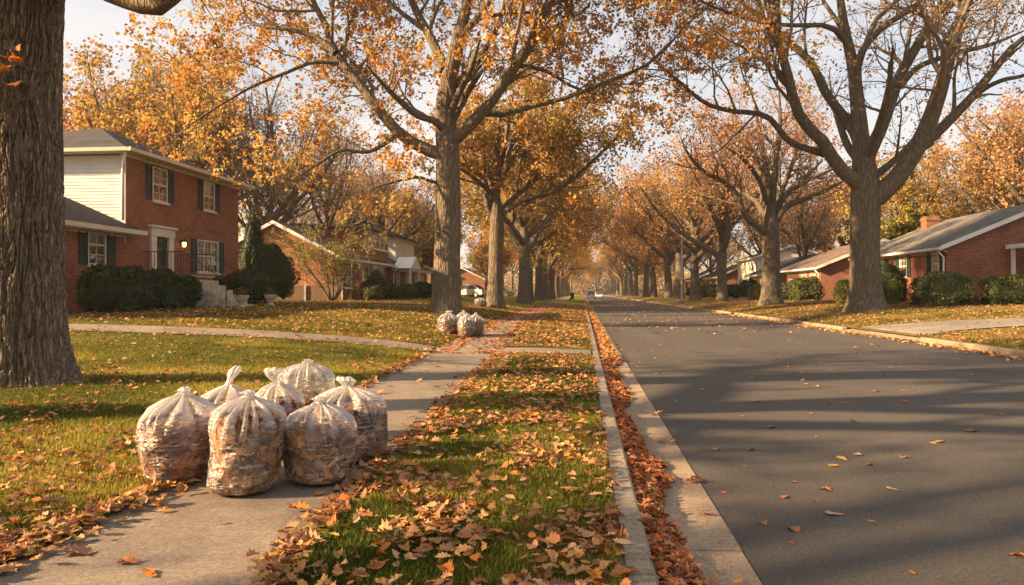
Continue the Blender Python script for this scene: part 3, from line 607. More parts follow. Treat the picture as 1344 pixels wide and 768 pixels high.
for i, (y, key) in enumerate(zip([66.5, 80, 96, 112, 127, 142, 158, 174, 192, 212, 235, 260, 290, 318], ['av4','av5','av4','av5','av3','av5','av4','av3','av5','av3','av4','av3','av5','av3'])):
    plant(key, 12.7 + rg.normal(0, .3), y, f'avenue oak on the far side of the road, {ordl[i]} trunk up from the driveway', 'oaks along the far side', rg.uniform(.95, 1.05) * (1 + .2 * (y > 90)), rg.uniform(0, 6.28))
BK = [('bk_gold', -32, 48, 1.32, 'golden tree standing behind the two-storey brick house, left of its ridge'), ('bk_gold', -27, 46, 1.22, 'golden tree above the roof ridge of the two-storey brick house'), ('bk_bare', -22, 48, 1.3, 'nearly bare tree rising over the right end of the hipped roof'),
      ('bk_bare', -22, 60, 1.35, 'bare tree behind the peak of the orange brick gable'), ('bk_gold', -18.5, 76, .95, 'golden tree behind the white upper windows'), ('bk_olive', -23, 78, 1.0, 'olive green tree behind the orange brick gable house'), ('bk_gold', -24, 100, 1.1, 'tall golden tree beyond the white-gabled house'),
      ('bk_orange', -12, 88, .62, 'small red-orange tree right of the white upper storey'), ('bk_orange', -13, 103, .7, 'orange tree beside the far driveway car'), ('bk_olive', -15, 118, .8, 'olive tree far behind the near row of trunks'),
      ('bk_orange', -14, 140, .9, 'orange tree deep behind the near row of trunks'), ('bk_gold', -14, 165, 1.0, 'golden tree at the far end behind the near row'), ('bk_orange', -22, 195, 1.2, 'farthest orange tree behind the near row'), ('bk_gold', -40, 60, 1.1, 'golden tree at the back of the left gardens'), ('bk_bare', -34, 80, 1.2, 'bare tree at the back of the left gardens'),
      ('bk_gold', 27, 62, .95, 'yellow tree over the ridge by the brick chimney'), ('bk_olive', 27, 62, .72, 'yellow-green tree behind the chimney roof'), ('bk_bare', 21, 70, 1.0, 'bare tree between the chimney and the massive oak'), ('bk_gold', 21.5, 88, .95, 'golden tree behind the striped grey roof'), ('av4', 31, 52, .95, 'spreading orange tree over the right end of the chimney roof'),
      ('bk_bare', 19, 108, .95, 'bare tree behind the white upper storey across the road'), ('bk_orange', 20, 128, .9, 'orange tree behind the far side row'), ('bk_gold', 19, 150, .95, 'golden tree behind the far side row'), ('bk_orange', 21, 180, 1.1, 'farthest orange tree behind the far side row'), ('bk_orange', 30, 84, 1.1, 'orange tree at the back of the right gardens'), ('bk_orange', 34, 110, 1.1, 'distant orange tree at the back of the right gardens'),
      ('bk_orange', 6, 330, 1.3, 'orange tree closing the far end of the road'), ('bk_gold', -4, 345, 1.2, 'golden tree closing the far end of the road'),
      ('bk_orange', -36, 50, 1.25, 'tall orange tree far back behind the two-storey house'), ('bk_bare', -26.5, 56, 1.2, 'tall bare tree behind the right half of the hipped roof'), ('bk_gold', -30, 95, 1.3, 'high golden crown far behind the orange gable'), ('bk_bare', -19, 66, 1.15, 'bare tree over the ridge of the second house'), ('bk_olive', -19.5, 90, .85, 'olive tree beside the dark-roofed far house'),
      ('bk_orange', 38, 66, 1.2, 'high orange crown behind the bungalow'), ('bk_bare', 25, 84, 1.2, 'tall bare tree behind the brownish roof'), ('bk_gold', 33, 58, 1.05, 'golden crown over the bungalow ridge')]
for key, x, y, s, lab in BK: plant(key, x, y, lab, 'trees behind the houses', s, rg.uniform(0, 6.28), 'garden_tree')
# trees standing left of the view, whose crowns shade the foreground
for x, y, s, key, lab in ((-11.0, 4.95, .9, 'av5', 'oak next to the thick near trunk, out of the picture on its left'), (-8.2, -5.5, .95, 'av4', 'oak behind the viewer on the near verge'), (-14.5, -2.0, 1.1, 'bk_bare', 'bare oak in the garden behind the viewer, out of the picture')): plant(key, x, y, lab, 'oaks along the near verge', s, rg.uniform(0, 6.28))
def woods():
    rng = np.random.default_rng(17); n = 30000; seg = rng.random(n) * .85; X = np.where(seg < .3, rng.uniform(-110, 120, n), np.where(seg < .65, -62 + rng.normal(0, 6, n), 60 + rng.normal(0, 6, n))); Y = np.where(seg < .3, 372 + rng.normal(0, 9, n), 30 + 330 * rng.random(n) ** 1.2)
    top = 9 + 9 * vnoise(X * .09, Y * .09, 0, 3) + 3 * vnoise(X * .4, Y * .4, 0, 4); Z = top * rng.random(n) ** np.where(seg < .3, 1.5, .8) + .2
    m = 16000; X = np.append(X, rng.uniform(-55, 65, m)); Y = np.append(Y, 362 + rng.normal(0, 6, m)); Z = np.append(Z, .1 + 11 * rng.random(m) ** 1.3); n += m
    pal = np.array(PAL['orange'] + PAL['gold'] + PAL['olive']); ci = np.clip((vnoise(X * .07, Y * .07, 0, 9) * 1.6 - .3) * 14 + rng.normal(0, 2.5, n), 0, 13).astype(int)
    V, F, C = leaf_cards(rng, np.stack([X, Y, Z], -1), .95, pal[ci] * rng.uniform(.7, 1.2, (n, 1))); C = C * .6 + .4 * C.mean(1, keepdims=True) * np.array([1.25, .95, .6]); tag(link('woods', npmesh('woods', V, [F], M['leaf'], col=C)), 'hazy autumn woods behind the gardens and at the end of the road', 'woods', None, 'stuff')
woods()
# slender multi-stemmed garden tree in front of the orange gable
def multistem():
    rng = np.random.default_rng(8); Y = 40.5; X = -14.7; root = thing('ornamental_tree', 'small multi-stemmed tree with thin olive leaves before the orange brick gable', 'tree', (X, Y, float(zground(X, Y)) - .03))
    limbs = []
    for q in range(9):
        az = q * .7; el = rng.uniform(.85, 1.35); d = np.array([math.cos(az) * math.cos(el), math.sin(az) * math.cos(el), math.sin(el)]); p = np.array([math.cos(az) * .12, math.sin(az) * .12, 0]); pts = [p]
        for s in range(5): d = norm(d + rng.normal(0, .1, 3) + np.array([d[0] * .1, d[1] * .1, 0])); p = p + d * rng.uniform(.85, 1.15); pts.append(p)
        limbs.append((np.array(pts), np.linspace(.05, .012, 6)))
    V, F, (lv, lf, lc), (LP, LR) = wood_and_leaves(rng, limbs, dict(a=7, b=4, c=4, leaves=5, spread=.13, size=.11, bare=.2, pal='olive', la=.3))
    for P, Q in zip(LP, LR): X_, Y_ = tubes(P[None], Q[None], 7); link('trunk', npmesh('trunk', X_, Y_, M['bark'], smooth=True), root)
    link('branches', npmesh('branches', V, [F], M['twig'], smooth=True), root); link('crown', npmesh('crown', lv, [lf], M['leaf'], col=lc), root)
multistem()
# ------------------------------------------------------------------ houses
def wall_front(sg, y0, y1, z0, z1, holes, name, m, parent, x=0.0, rev=.11):
    """wall in the plane x, with openings (ya,yb,za,zb) cut through and their reveals"""
    b = MB(sg); ys = sorted({y0, y1, *[h[0] for h in holes], *[h[1] for h in holes]}); zz = sorted({z0, z1, *[h[2] for h in holes], *[h[3] for h in holes]})
    for a, c in zip(ys[:-1], ys[1:]):
        for d, e in zip(zz[:-1], zz[1:]):
            if any(h[0] <= a and c <= h[1] and h[2] <= d and e <= h[3] for h in holes): continue
            b.quad((x, a, d), (x, c, d), (x, c, e), (x, a, e))
    for a, c, d, e in holes:
        b.quad((x, a, d), (x - rev, a, d), (x - rev, a, e), (x, a, e)); b.quad((x, c, d), (x, c, e), (x - rev, c, e), (x - rev, c, d))
        b.quad((x, a, e), (x - rev, a, e), (x - rev, c, e), (x, c, e)); b.quad((x, a, d), (x, c, d), (x - rev, c, d), (x - rev, a, d))
    return b.build(name, m, parent)
def window(sg, parent, h, trim, cols=2, rows=2, shutters=0, x=0.0, curtain=.5, triple=False, ledge=True):
    a, c, d, e = h; w = .055; b = MB(sg); f, k = x + .025, x - .07
    b.box(k, f, a, a + w, d, e); b.box(k, f, c - w, c, d, e); b.box(k, f, a + w, c - w, e - w, e); b.box(k, f, a + w, c - w, d, d + w)
    mz = (d + e) / 2; s0, s1 = x - .055, x - .015
    b.box(s0 + .004, s1 + .01, a + w, c - w, mz - .03, mz + .03)
    if triple:
        for t in (.33, .67): y = a + (c - a) * t; b.box(s0 + .002, s1 + .012, y - .035, y + .035, d + w, e - w)
    for q in range(1, cols): y = a + w + (c - a - 2 * w) * q / cols; b.box(s0, s1, y - .011, y + .011, d + w, e - w)
    for z0, z1 in ((d + w, mz - .03), (mz + .03, e - w)):
        for q in range(1, rows): z = z0 + (z1 - z0) * q / rows; b.box(s0 + .003, s1 - .003, a + w, c - w, z - .011, z + .011)
    o = b.build('window', trim, parent)
    MB(sg).quad((x - .035, a + w, d + w), (x - .035, c - w, d + w), (x - .035, c - w, e - w), (x - .035, a + w, e - w)).build('pane', M['glass'], o)
    if ledge: MB(sg).box(x - .02, x + .09, a - .07, c + .07, d - .085, d - .004).build('sill', trim, o)
    if curtain:
        n = 24; cb = MB(sg); zc = e - (e - d) * curtain
        for q in range(n):
            ya, yb = a + (c - a) * q / n, a + (c - a) * (q + 1) / n; xa, xb = x - .2 - .02 * (q % 2), x - .2 - .02 * ((q + 1) % 2)
            cb.quad((xa, ya, zc), (xb, yb, zc), (xb, yb, e), (xa, ya, e))
        cb.build('curtain', M['curtain'], o)
    MB(sg).quad((x - .6, a - .3, d - .3), (x - .6, c + .3, d - .3), (x - .6, c + .3, e + .3), (x - .6, a - .3, e + .3)).build('dark_backing', M['room'], o)  # dark sheet behind the pane, indoor shade put into its colour
    if shutters:
        for y0 in (a - shutters - .03, c + .03):
            s = MB(sg); y1 = y0 + shutters; s.box(x + .004, x + .045, y0, y0 + .05, d, e); s.box(x + .004, x + .045, y1 - .05, y1, d, e)
            for z in (d, mz - .04, e - .07): s.box(x + .004, x + .043, y0 + .05, y1 - .05, z, z + .07)
            n = int((e - d) / .055)
            for q in range(n):
                z = d + .02 + (e - d - .04) * q / n; s.quad((x + .012, y0 + .05, z + .05), (x + .012, y1 - .05, z + .05), (x + .038, y1 - .05, z), (x + .038, y0 + .05, z))
            s.quad((x + .01, y0 + .05, d), (x + .01, y1 - .05, d), (x + .01, y1 - .05, e), (x + .01, y0 + .05, e)); s.build('shutter', M['shutter'], parent)
    return o
def gable_house(name, label, X, Y0, L, D, eave, pitch, sg, wallm, roofm, wins, side=True, chim=None, trim='trim', ov=.42, gm=None, group='brick houses along the street'):
    """front wall in local x=0 looking at the road; wins in picture columns/rows"""
    zb = float(zground(X, Y0 + L / 2)); t = thing(name, label, 'house', (X, Y0, zb), 0, group); tr = M[trim]
    H = []
    for w in wins:
        if w[0] == 'px': ya, yb = sorted((yon(w[1], X) - Y0, yon(w[2], X) - Y0)); ym = (ya + yb) / 2 + Y0; za, ze = zat(w[4], X, ym) - zb, zat(w[3], X, ym) - zb; H.append((ya, yb, za, ze))
        else: H.append(tuple(w[1:5]))
    wall_front(sg, 0, L, -.5, eave, H, 'wall', wallm, t)
    rz = eave + pitch * D / 2
    for y in (0, L):
        MB(sg).quad((0, y, -.5), (-D, y, -.5), (-D, y, eave), (-D / 2, y, rz), (0, y, eave)).build('gable_wall', gm or wallm, t)
    MB(sg).quad((-D, 0, -.5), (-D, L, -.5), (-D, L, eave), (-D, 0, eave)).build('wall', wallm, t)
    for h, w in zip(H, wins): window(sg, t, h, tr, shutters=w[5] if len(w) > 5 else 0, curtain=w[6] if len(w) > 6 else .55, triple=len(w) > 7)
    oy = .32; r = MB(sg); th = .11
    for s in (0, 1):
        xe, xr_ = ((ov, -D / 2) if s == 0 else (-D - ov, -D / 2)); ze = eave - pitch * ov + .02; r.prism([(xe, ze + .03), (xr_, rz + .05), (xr_, rz + .05 + th), (xe, ze + .03 + th)], 'y', -oy, L + oy)
    rf = r.build('roof', roofm, t)
    for y0, y1 in ((-oy - .03, -oy + .025), (L + oy - .025, L + oy + .03)):
        f = MB(sg)
        for xe in (ov + .02, -D - ov - .02):
            ze = eave - pitch * ov + .02; f.prism([(xe, ze - .06), (-D / 2, rz - .06), (-D / 2, rz + .168), (xe, ze + .148)], 'y', y0, y1)
        f.build('rake_board', M['white'], t)
    ze = eave - pitch * ov; g = MB(sg); g.prism([(ov - .01, ze - .02), (ov + .11, ze - .01), (ov + .12, ze + .11), (ov, ze + .11)], 'y', -oy, L + oy); g.build('rain_gutter', M['white'], t)
    MB(sg).box(.004, ov - .02, -.02, L + .02, ze - .05, ze - .015).box(.003, .035, 0, L, ze - .15, ze - .055).build('soffit', tr, t)
    d = MB(sg).tube([(ov - .02, .14, ze - .02), (.09, .14, ze - .35), (.09, .14, .05)], .045, 8); d.build('downspout', M['white'], t, True)
    if chim:
        x, y, w, zt = chim; c = MB(sg).box(x - w, x, y - w, y, rz - 1.6, zt).box(x - w - .05, x + .05, y - w - .05, y + .05, zt - .26, zt - .14); c.build('chimney', wallm, rf)
    return t
def left_house():
    X, Y0 = -16.2, 23.74; zb = .84; L, D, EV = 8.3, 8.2, 5.56; t = thing('brick_house', 'two-storey red brick house with hipped roof, white side boards and white doorway', 'house', (X, Y0, zb), 0, 'brick houses along the street')
    def pr(x0, x1, y0, y1):
        a, b = yon(x0, X) - Y0, yon(x1, X) - Y0; ym = (a + b) / 2 + Y0; return (a, b, zat(y1, X, ym) - zb, zat(y0, X, ym) - zb)
    ws = [pr(199.5, 219.5, 221, 265), pr(266.5, 281.5, 239, 277), pr(258.5, 286.5, 316, 358)]; dr = pr(203, 219.5, 312, 361); wing = pr(115, 139, 295, 348)
    w2 = (wing[0] - 2.9, wing[1] - 2.9, wing[2], wing[3])
    wall_front(1, 0, L, -.6, EV, ws + [dr], 'wall', M['brick'], t); wall_front(1, -7.6, -.001, -.6, 2.85, [wing, w2], 'wall', M['brick'], t)
    b = MB().quad((-D, 0, -.6), (-D, L, -.6), (-D, L, EV), (-D, 0, EV)).quad((0, L, -.6), (-D, L, -.6), (-D, L, EV), (0, L, EV)); b.quad((-.002, 0, -.6), (-D, 0, -.6), (-D, 0, EV), (-.002, 0, EV)); b.build('wall', M['brick'], t)
    MB().quad((-7, -7.6, -.6), (0, -7.6, -.6), (0, -7.6, 2.85), (-3.5, -7.6, 4.35), (-7, -7.6, 2.85)).quad((-7, -7.6, -.6), (-7, 0, -.6), (-7, 0, 2.85), (-7, -7.6, 2.85)).build('wall', M['brick'], t)
    s = MB()
    for q in range(27):          # lapped boards on the upper side wall
        z = 2.3 + q * .116; s.quad((-.16, -.03, z), (-D, -.03, z), (-D, -.012, z + .118), (-.16, -.012, z + .118)).quad((-.16, -.03, z), (-.16, -.010, z), (-D, -.010, z), (-D, -.03, z))
    s.build('siding', M['siding'], t); MB().box(-.16, .012, -.045, .0, 2.3, EV).build('corner_board', M['white'], t)
    for h, sh, cu in ((ws[0], .38, .5), (ws[1], .38, .5), (wing, .42, .55), (w2, .42, .55)): window(1, t, h, M['trim'], 2, 2, sh, curtain=cu)
    window(1, t, ws[2], M['trim'], 6, 2, .42, curtain=.9, triple=True)
    # doorway: pilasters, entablature, door with a long pane
    a, c, d, e = dr; p = MB(); p.box(.002, .10, a - .32, a, d - .02, e + .02); p.box(.002, .10, c, c + .32, d - .02, e + .02); p.box(.004, .12, a - .36, c + .36, e + .021, e + .34); p.box(.006, .19, a - .44, c + .44, e + .341, e + .43)
    p.box(.10, .125, a - .30, a - .02, d + .1, d + .22); p.box(.10, .125, c + .02, c + .30, d + .1, d + .22); p.box(.12, .135, (a + c) / 2 - .07, (a + c) / 2 + .07, e + .03, e + .30); p.build('door_surround', M['trim'], t, bevel=.008)
    q = MB().box(-.10, -.06, a, a + .17, d, e).box(-.10, -.06, c - .17, c, d, e).box(-.10, -.06, a + .17, c - .17, d, d + .5).box(-.10, -.06, a + .17, c - .17, e - .16, e); do = q.build('door', M['door'], t)
    MB().quad((-.08, a + .17, d + .5), (-.08, c - .17, d + .5), (-.08, c - .17, e - .16), (-.08, a + .17, e - .16)).build('pane', M['glass'], do); MB().tube([(-.06, c - .09, d + 1.0), (.0, c - .09, d + 1.0)], .028).build('handle', M['metal'], do)
    MB().quad((-.7, a - .3, d), (-.7, c + .3, d), (-.7, c + .3, e), (-.7, a - .3, e)).build('dark_backing', M['room'], do)  # dark sheet behind the door pane, coloured like an unlit hall
    # stoop, steps and iron railing
    sz = d - .02; MB().box(.002, 1.5, a - .7, c + .7, -.6, sz - .07).build('stoop', M['brick'], t); st = MB().box(-.02, 1.56, a - .75, c + .75, sz - .069, sz); n = 6
    for k in range(n): st.box(1.561 + k * .30, 1.86 + k * .30, a - .3, c + .45, -.6, sz - (k + 1) * sz / (n + .4))
    st.build('steps', M['stone'], t)
    for y in (a - .66, c + .66):
        r = MB()
        for x in np.arange(.15, 1.5, .13): r.tube([(x, y, sz), (x, y, sz + .85)], .009, 5)
        r.tube([(.05, y, sz + .86), (1.5, y, sz + .86), (3.2, y if y < a else c + .5, .95)], .018, 6); r.tube([(3.2, y if y < a else c + .5, .0), (3.2, y if y < a else c + .5, .96)], .016, 6)
        r.build('railing', M['metal'], t)
    ly = yon(236, X) - Y0; lz = zat(321, X, ly + Y0) - zb; lan = MB().box(.002, .03, ly - .05, ly + .05, lz - .08, lz + .16).box(.03, .2, ly - .015, ly + .015, lz + .14, lz + .17)
    lan.prism([(ly - .11, lz + .1), (ly + .11, lz + .1), (ly + .04, lz + .2), (ly - .04, lz + .2)], 'x', .09, .29); lo = lan.build('wall_lantern', M['metal'], t); MB().tube([(.19, ly, lz - .11), (.19, ly, lz - .02), (.19, ly, lz + .09)], [.05, .085, .08], 10).build('lamp_glass', M['lit'], lo)
    # roofs
    o = .45; zr = EV + 1.95; r0, r1, xm = 4.3, 4.6, -D / 2; ze = EV - .02; E = [(o, -o, ze), (o, L + o, ze), (-D - o, L + o, ze), (-D - o, -o, ze)]; A, B = (xm, r0, zr), (xm, r1, zr)
    rf = MB().quad(E[0], E[1], B, A).quad(E[1], E[2], B).quad(E[2], E[3], A, B).quad(E[3], E[0], A).build('roof', M['shingle'], t)
    MB().box(-D - o, o, -o, L + o, ze - .06, ze - .01).box(.003, .04, 0, L, EV - .17, ze - .065).build('soffit', M['trim'], t)
    g = MB().prism([(o + .0, ze - .07), (o + .11, ze - .05), (o + .12, ze + .075), (o + .0, ze + .075)], 'y', -o - .11, L + o + .1).prism([(-o - .0, ze - .07), (-o - .11, ze - .05), (-o - .12, ze + .075), (-o, ze + .075)], 'x', -D - o, o - .002); g.build('rain_gutter', M['trim'], t)
    MB().tube([(.3, -o + .02, ze - .05), (-.02, -.12, ze - .45), (-.02, -.12, 3.1)], .05, 8).build('downspout', M['white'], t, True)
    k = 1.5 / 3.5; wr = MB().prism([(.55, 2.85 - .55 * k + .03), (-3.5, 4.38), (-3.5, 4.49), (.55, 2.85 - .55 * k + .14)], 'y', -8, -.031).prism([(-7.5, 2.85 - .5 * k), (-3.5, 4.38), (-3.5, 4.49), (-7.5, 2.85 - .5 * k + .11)], 'y', -8, -.031); wr.prism([(.55, 2.85 - .55 * k + .03), (.0, 2.88), (.0, 2.99), (.55, 2.85 - .55 * k + .14)], 'y', -.030, .25); wr.build('roof', M['shingle'], t)
    zg = 2.85 - .55 * k; MB().prism([(.55, zg - .04), (.66, zg - .03), (.67, zg + .12), (.552, zg + .12)], 'y', -8, .27).build('rain_gutter', M['trim'], t); MB().box(.004, .53, -7.9, .24, zg - .06, zg - .01).box(.005, .04, -7.6, -.02, zg - .12, zg - .065).build('soffit', M['trim'], t)
    return t
left_house()
# second house: orange gable end, red brick front with an upper row of white windows
def second_house():
    X, Y0 = -15.6, 43.8
    t = gable_house('brick_house', 'house with orange brick gable end and a band of white upper windows', X, Y0, 11.4, 8.2, 2.85, .52, 1, M['brick'], M['shingle_brown'],
                    [('px', 450, 462, 350, 378, 0, .5), ('px', 475, 485, 349, 384, 0, .8), ('px', 490, 503, 349, 386, 0, .6)], gm=M['brick_orange'], trim='white')
    b = MB().box(-5, .25, 5.2, 11.2, 2.95, 3.75); b.box(-5, .25, 5.2, 11.2, 5.02, 5.1); b.quad((-5, 5.2, 3.75), (.25, 5.2, 3.75), (.25, 5.2, 5.02), (-5, 5.2, 5.02)).quad((-5, 11.2, 3.75), (.25, 11.2, 3.75), (.25, 11.2, 5.02), (-5, 11.2, 5.02)); b.build('dormer', M['brick'], t)
    for k in range(5): window(1, t, (5.25 + k * 1.18, 5.25 + (k + 1) * 1.18 - .02, 3.76, 5.01), M['white'], 1, 1, 0, x=.25, curtain=.35)
    MB().prism([(.65, 5.05), (-5.2, 5.35), (-5.2, 5.5), (.65, 5.17)], 'y', 4.9, 11.5).build('roof', M['shingle_brown'], t)
    MB().box(.01, .1, 7.6, 7.75, -.3, 2.8).box(.01, .1, 9.6, 9.75, -.3, 2.8).build('door_surround', M['white'], t)
second_house()
def third_house():
    t = gable_house('brick_house', 'low house with white gable trim and a white upper storey under dark roof', -15.6, 57.0, 13, 8.5, 2.7, .45, 1, M['brick_brown'], M['shingle'], [('l', 1.2, 2.4, .9, 2.2, 0), ('l', 4.5, 5.6, .2, 2.3, 0), ('l', 8, 9.2, .9, 2.2, 0), ('l', 10.5, 11.7, .9, 2.2, 0)], trim='white', gm=M['brick_brown'])
    MB().box(-8, -1.2, 5.5, 12.6, 3.0, 5.6).build('upper_storey', M['siding'], t)
    MB().quad((-.7, 5.0, 5.55), (-.7, 13.1, 5.55), (-4.6, 13.1, 7.2), (-4.6, 5.0, 7.2)).quad((-8.5, 5.0, 5.55), (-4.6, 5.0, 7.2), (-4.6, 13.1, 7.2), (-8.5, 13.1, 5.55)).quad((-.7, 5.0, 5.55), (-4.6, 5.0, 7.2), (-8.5, 5.0, 5.55)).quad((-.7, 13.1, 5.55), (-8.5, 13.1, 5.55), (-4.6, 13.1, 7.2)).build('roof', M['shingle'], t)
    # gabled porch
    p = MB().prism([(-.15, 2.55), (3.55, 2.55), (1.7, 3.55)], 'x', .1, 1.6); p.build('porch_gable', M['white'], t)
    for y in (.1, 3.3): MB().box(1.4, 1.55, y, y + .14, -.4, 2.55).build('post', M['white'], t)
third_house()
gable_house('brick_house', 'low dark-roofed house behind the far parked car', -17.5, 90, 12, 8, 2.6, .5, 1, M['brick_brown'], M['shingle'], [('l', 1.5, 2.8, .8, 2.1, 0), ('l', 5, 6, .1, 2.2, 0), ('l', 8.5, 10, .8, 2.1, 0)], trim='white')
gable_house('brick_house', 'distant brick house glimpsed between the near row of trunks', -17, 122, 12, 8, 2.8, .5, 1, M['brick'], M['shingle'], [('l', 1.5, 2.8, .8, 2.1, 0), ('l', 8.5, 10, .8, 2.1, 0)], trim='white')
# far side of the road
def right_house():
    X = 17.7; Y0 = yon(1243, X)
    t = gable_house('brick_house', 'red brick bungalow with streaked grey roof, brick chimney and side porch', X, Y0, 11.2, 10, 2.85, .43, -1, M['brick'], M['shingle_grey'],
                    [('px', 1223, 1233.5, 331, 361, .42, .5), ('px', 1181, 1190.5, 335, 364, .45, .3), ('px', 1153, 1161, 341, 364, .4, .4)], trim='trim', chim=(-3.7, 10.9, .75, 5.35))
    # side porch on white posts
    MB(-1).prism([(-2.6, 2.75), (-8.5, 3.3), (-8.5, 3.42), (-2.6, 2.87)], 'y', -2.6, -.33).build('porch_roof', M['shingle_grey'], t); MB(-1).box(-2.62, -2.5, -2.6, -.33, 2.66, 2.86).box(-8.5, -2.63, -2.68, -2.604, 2.62, 2.78).build('porch_beam', M['white'], t)
    for x, y in ((-2.75, -.5), (-2.75, -2.5), (-5.6, -2.5)): MB(-1).box(x - .07, x + .07, y - .07, y + .07, -.3, 2.7).build('post', M['white'], t)
right_house()
gable_house('brick_house', 'brick house with brownish roof, left of the massive oak trunk', 17.7, yon(1077, 17.7), 8.9, 9, 2.5, .42, -1, M['brick'], M['shingle_brown'], [('px', 1064, 1071, 355, 367, 0, .6), ('px', 1052, 1058, 356, 367, 0, .6), ('px', 1037, 1042, 357, 367, 0, .6)], trim='trim')
gable_house('brick_house', 'house with brown brick gable and blue-grey roof', 17.7, 67.5, 10, 8.4, 2.4, .40, -1, M['brick_brown'], M['shingle'], [('l', 1.2, 2.4, .8, 2.1, 0), ('l', 4.2, 5.4, .8, 2.1, 0), ('l', 7.5, 8.7, .8, 2.1, 0)], trim='white')
gable_house('clapboard_house', 'tall white boarded house behind the brown brick gable', 19.5, 82, 10, 7.5, 4.5, .32, -1, M['siding'], M['shingle'], [('l', 1.2, 2.4, .8, 2.1, 0), ('l', 5.2, 6.4, .8, 2.1, 0), ('l', 1.2, 2.4, 3.1, 4.3, 0), ('l', 5.2, 6.4, 3.1, 4.3, 0)], trim='white')
gable_house('brick_house', 'small red brick house beyond the white boarded one', 18.2, 97, 10, 8, 2.7, .45, -1, M['brick'], M['shingle'], [('l', 1.2, 2.4, .8, 2.1, 0), ('l', 6, 7.4, .8, 2.1, 0)], trim='white')
gable_house('brick_house', 'farthest brick house behind the far side row of trunks', 18.5, 120, 12, 8, 2.7, .45, -1, M['brick'], M['shingle'], [('l', 1.2, 2.4, .8, 2.1, 0), ('l', 6, 7.4, .8, 2.1, 0)], trim='white')
# ------------------------------------------------------------------ shrubs
def shrub(x, y, rx, ry, h, label, seed, col='dark', group='evergreen shrubs by the houses', n=5200, leaf=.065, flat=.0):
    rng = np.random.default_rng(seed); t = thing('shrub', label, 'shrub', (x, y, float(zground(x, y)) - .02), 0, group)
    pal = np.array({'dark': [(.028, .045, .016), (.044, .066, .022), (.062, .080, .028)], 'mid': [(.055, .065, .018), (.08, .085, .022), (.11, .10, .03)], 'yellow': [(.13, .13, .022), (.19, .17, .03), (.10, .11, .02)], 'olive': [(.10, .09, .03), (.14, .11, .035), (.08, .075, .028)]}[col])
    d = norm(rng.normal(size=(n, 3))); d[:, 2] = np.where(d[:, 2] < -.75, -d[:, 2], d[:, 2]); d = norm(d)
    lump = .78 + .5 * (vnoise(d[:, 0] * 2.1 + 7, d[:, 1] * 2.1, d[:, 2] * 2.1, seed) - .25) + .16 * (vnoise(d[:, 0] * 6, d[:, 1] * 6, d[:, 2] * 6, seed + 1) - .5)
    depth = 1 - np.abs(rng.normal(0, .07, n)) + (rng.random(n) < .05) * rng.uniform(0, .12, n)
    e = np.abs(d) ** (1 - .35 * flat) * np.sign(d); P = e * np.array([rx, ry, h * .56]) * (lump * depth)[:, None] + np.array([0, 0, h * .48])
    P[:, 2] = np.maximum(P[:, 2], .03)
    V, F, C = leaf_cards(rng, P, leaf, pal[rng.integers(0, 3, n)] * rng.uniform(.7, 1.3, (n, 1)))
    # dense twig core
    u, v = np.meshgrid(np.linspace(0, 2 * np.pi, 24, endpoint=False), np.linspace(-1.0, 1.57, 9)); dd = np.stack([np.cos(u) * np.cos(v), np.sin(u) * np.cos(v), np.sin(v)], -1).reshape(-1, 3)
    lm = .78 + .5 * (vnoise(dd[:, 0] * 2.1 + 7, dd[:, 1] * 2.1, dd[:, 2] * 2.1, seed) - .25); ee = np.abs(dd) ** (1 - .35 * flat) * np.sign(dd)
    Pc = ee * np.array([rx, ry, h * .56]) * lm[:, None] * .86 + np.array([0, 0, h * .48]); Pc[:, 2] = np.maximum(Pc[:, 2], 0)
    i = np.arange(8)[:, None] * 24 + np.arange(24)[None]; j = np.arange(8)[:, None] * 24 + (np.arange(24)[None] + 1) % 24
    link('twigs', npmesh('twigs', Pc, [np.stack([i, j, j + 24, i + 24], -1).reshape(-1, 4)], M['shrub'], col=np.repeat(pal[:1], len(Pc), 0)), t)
    link('foliage', npmesh('foliage', V, [F], M['shrub'], col=C), t); return t
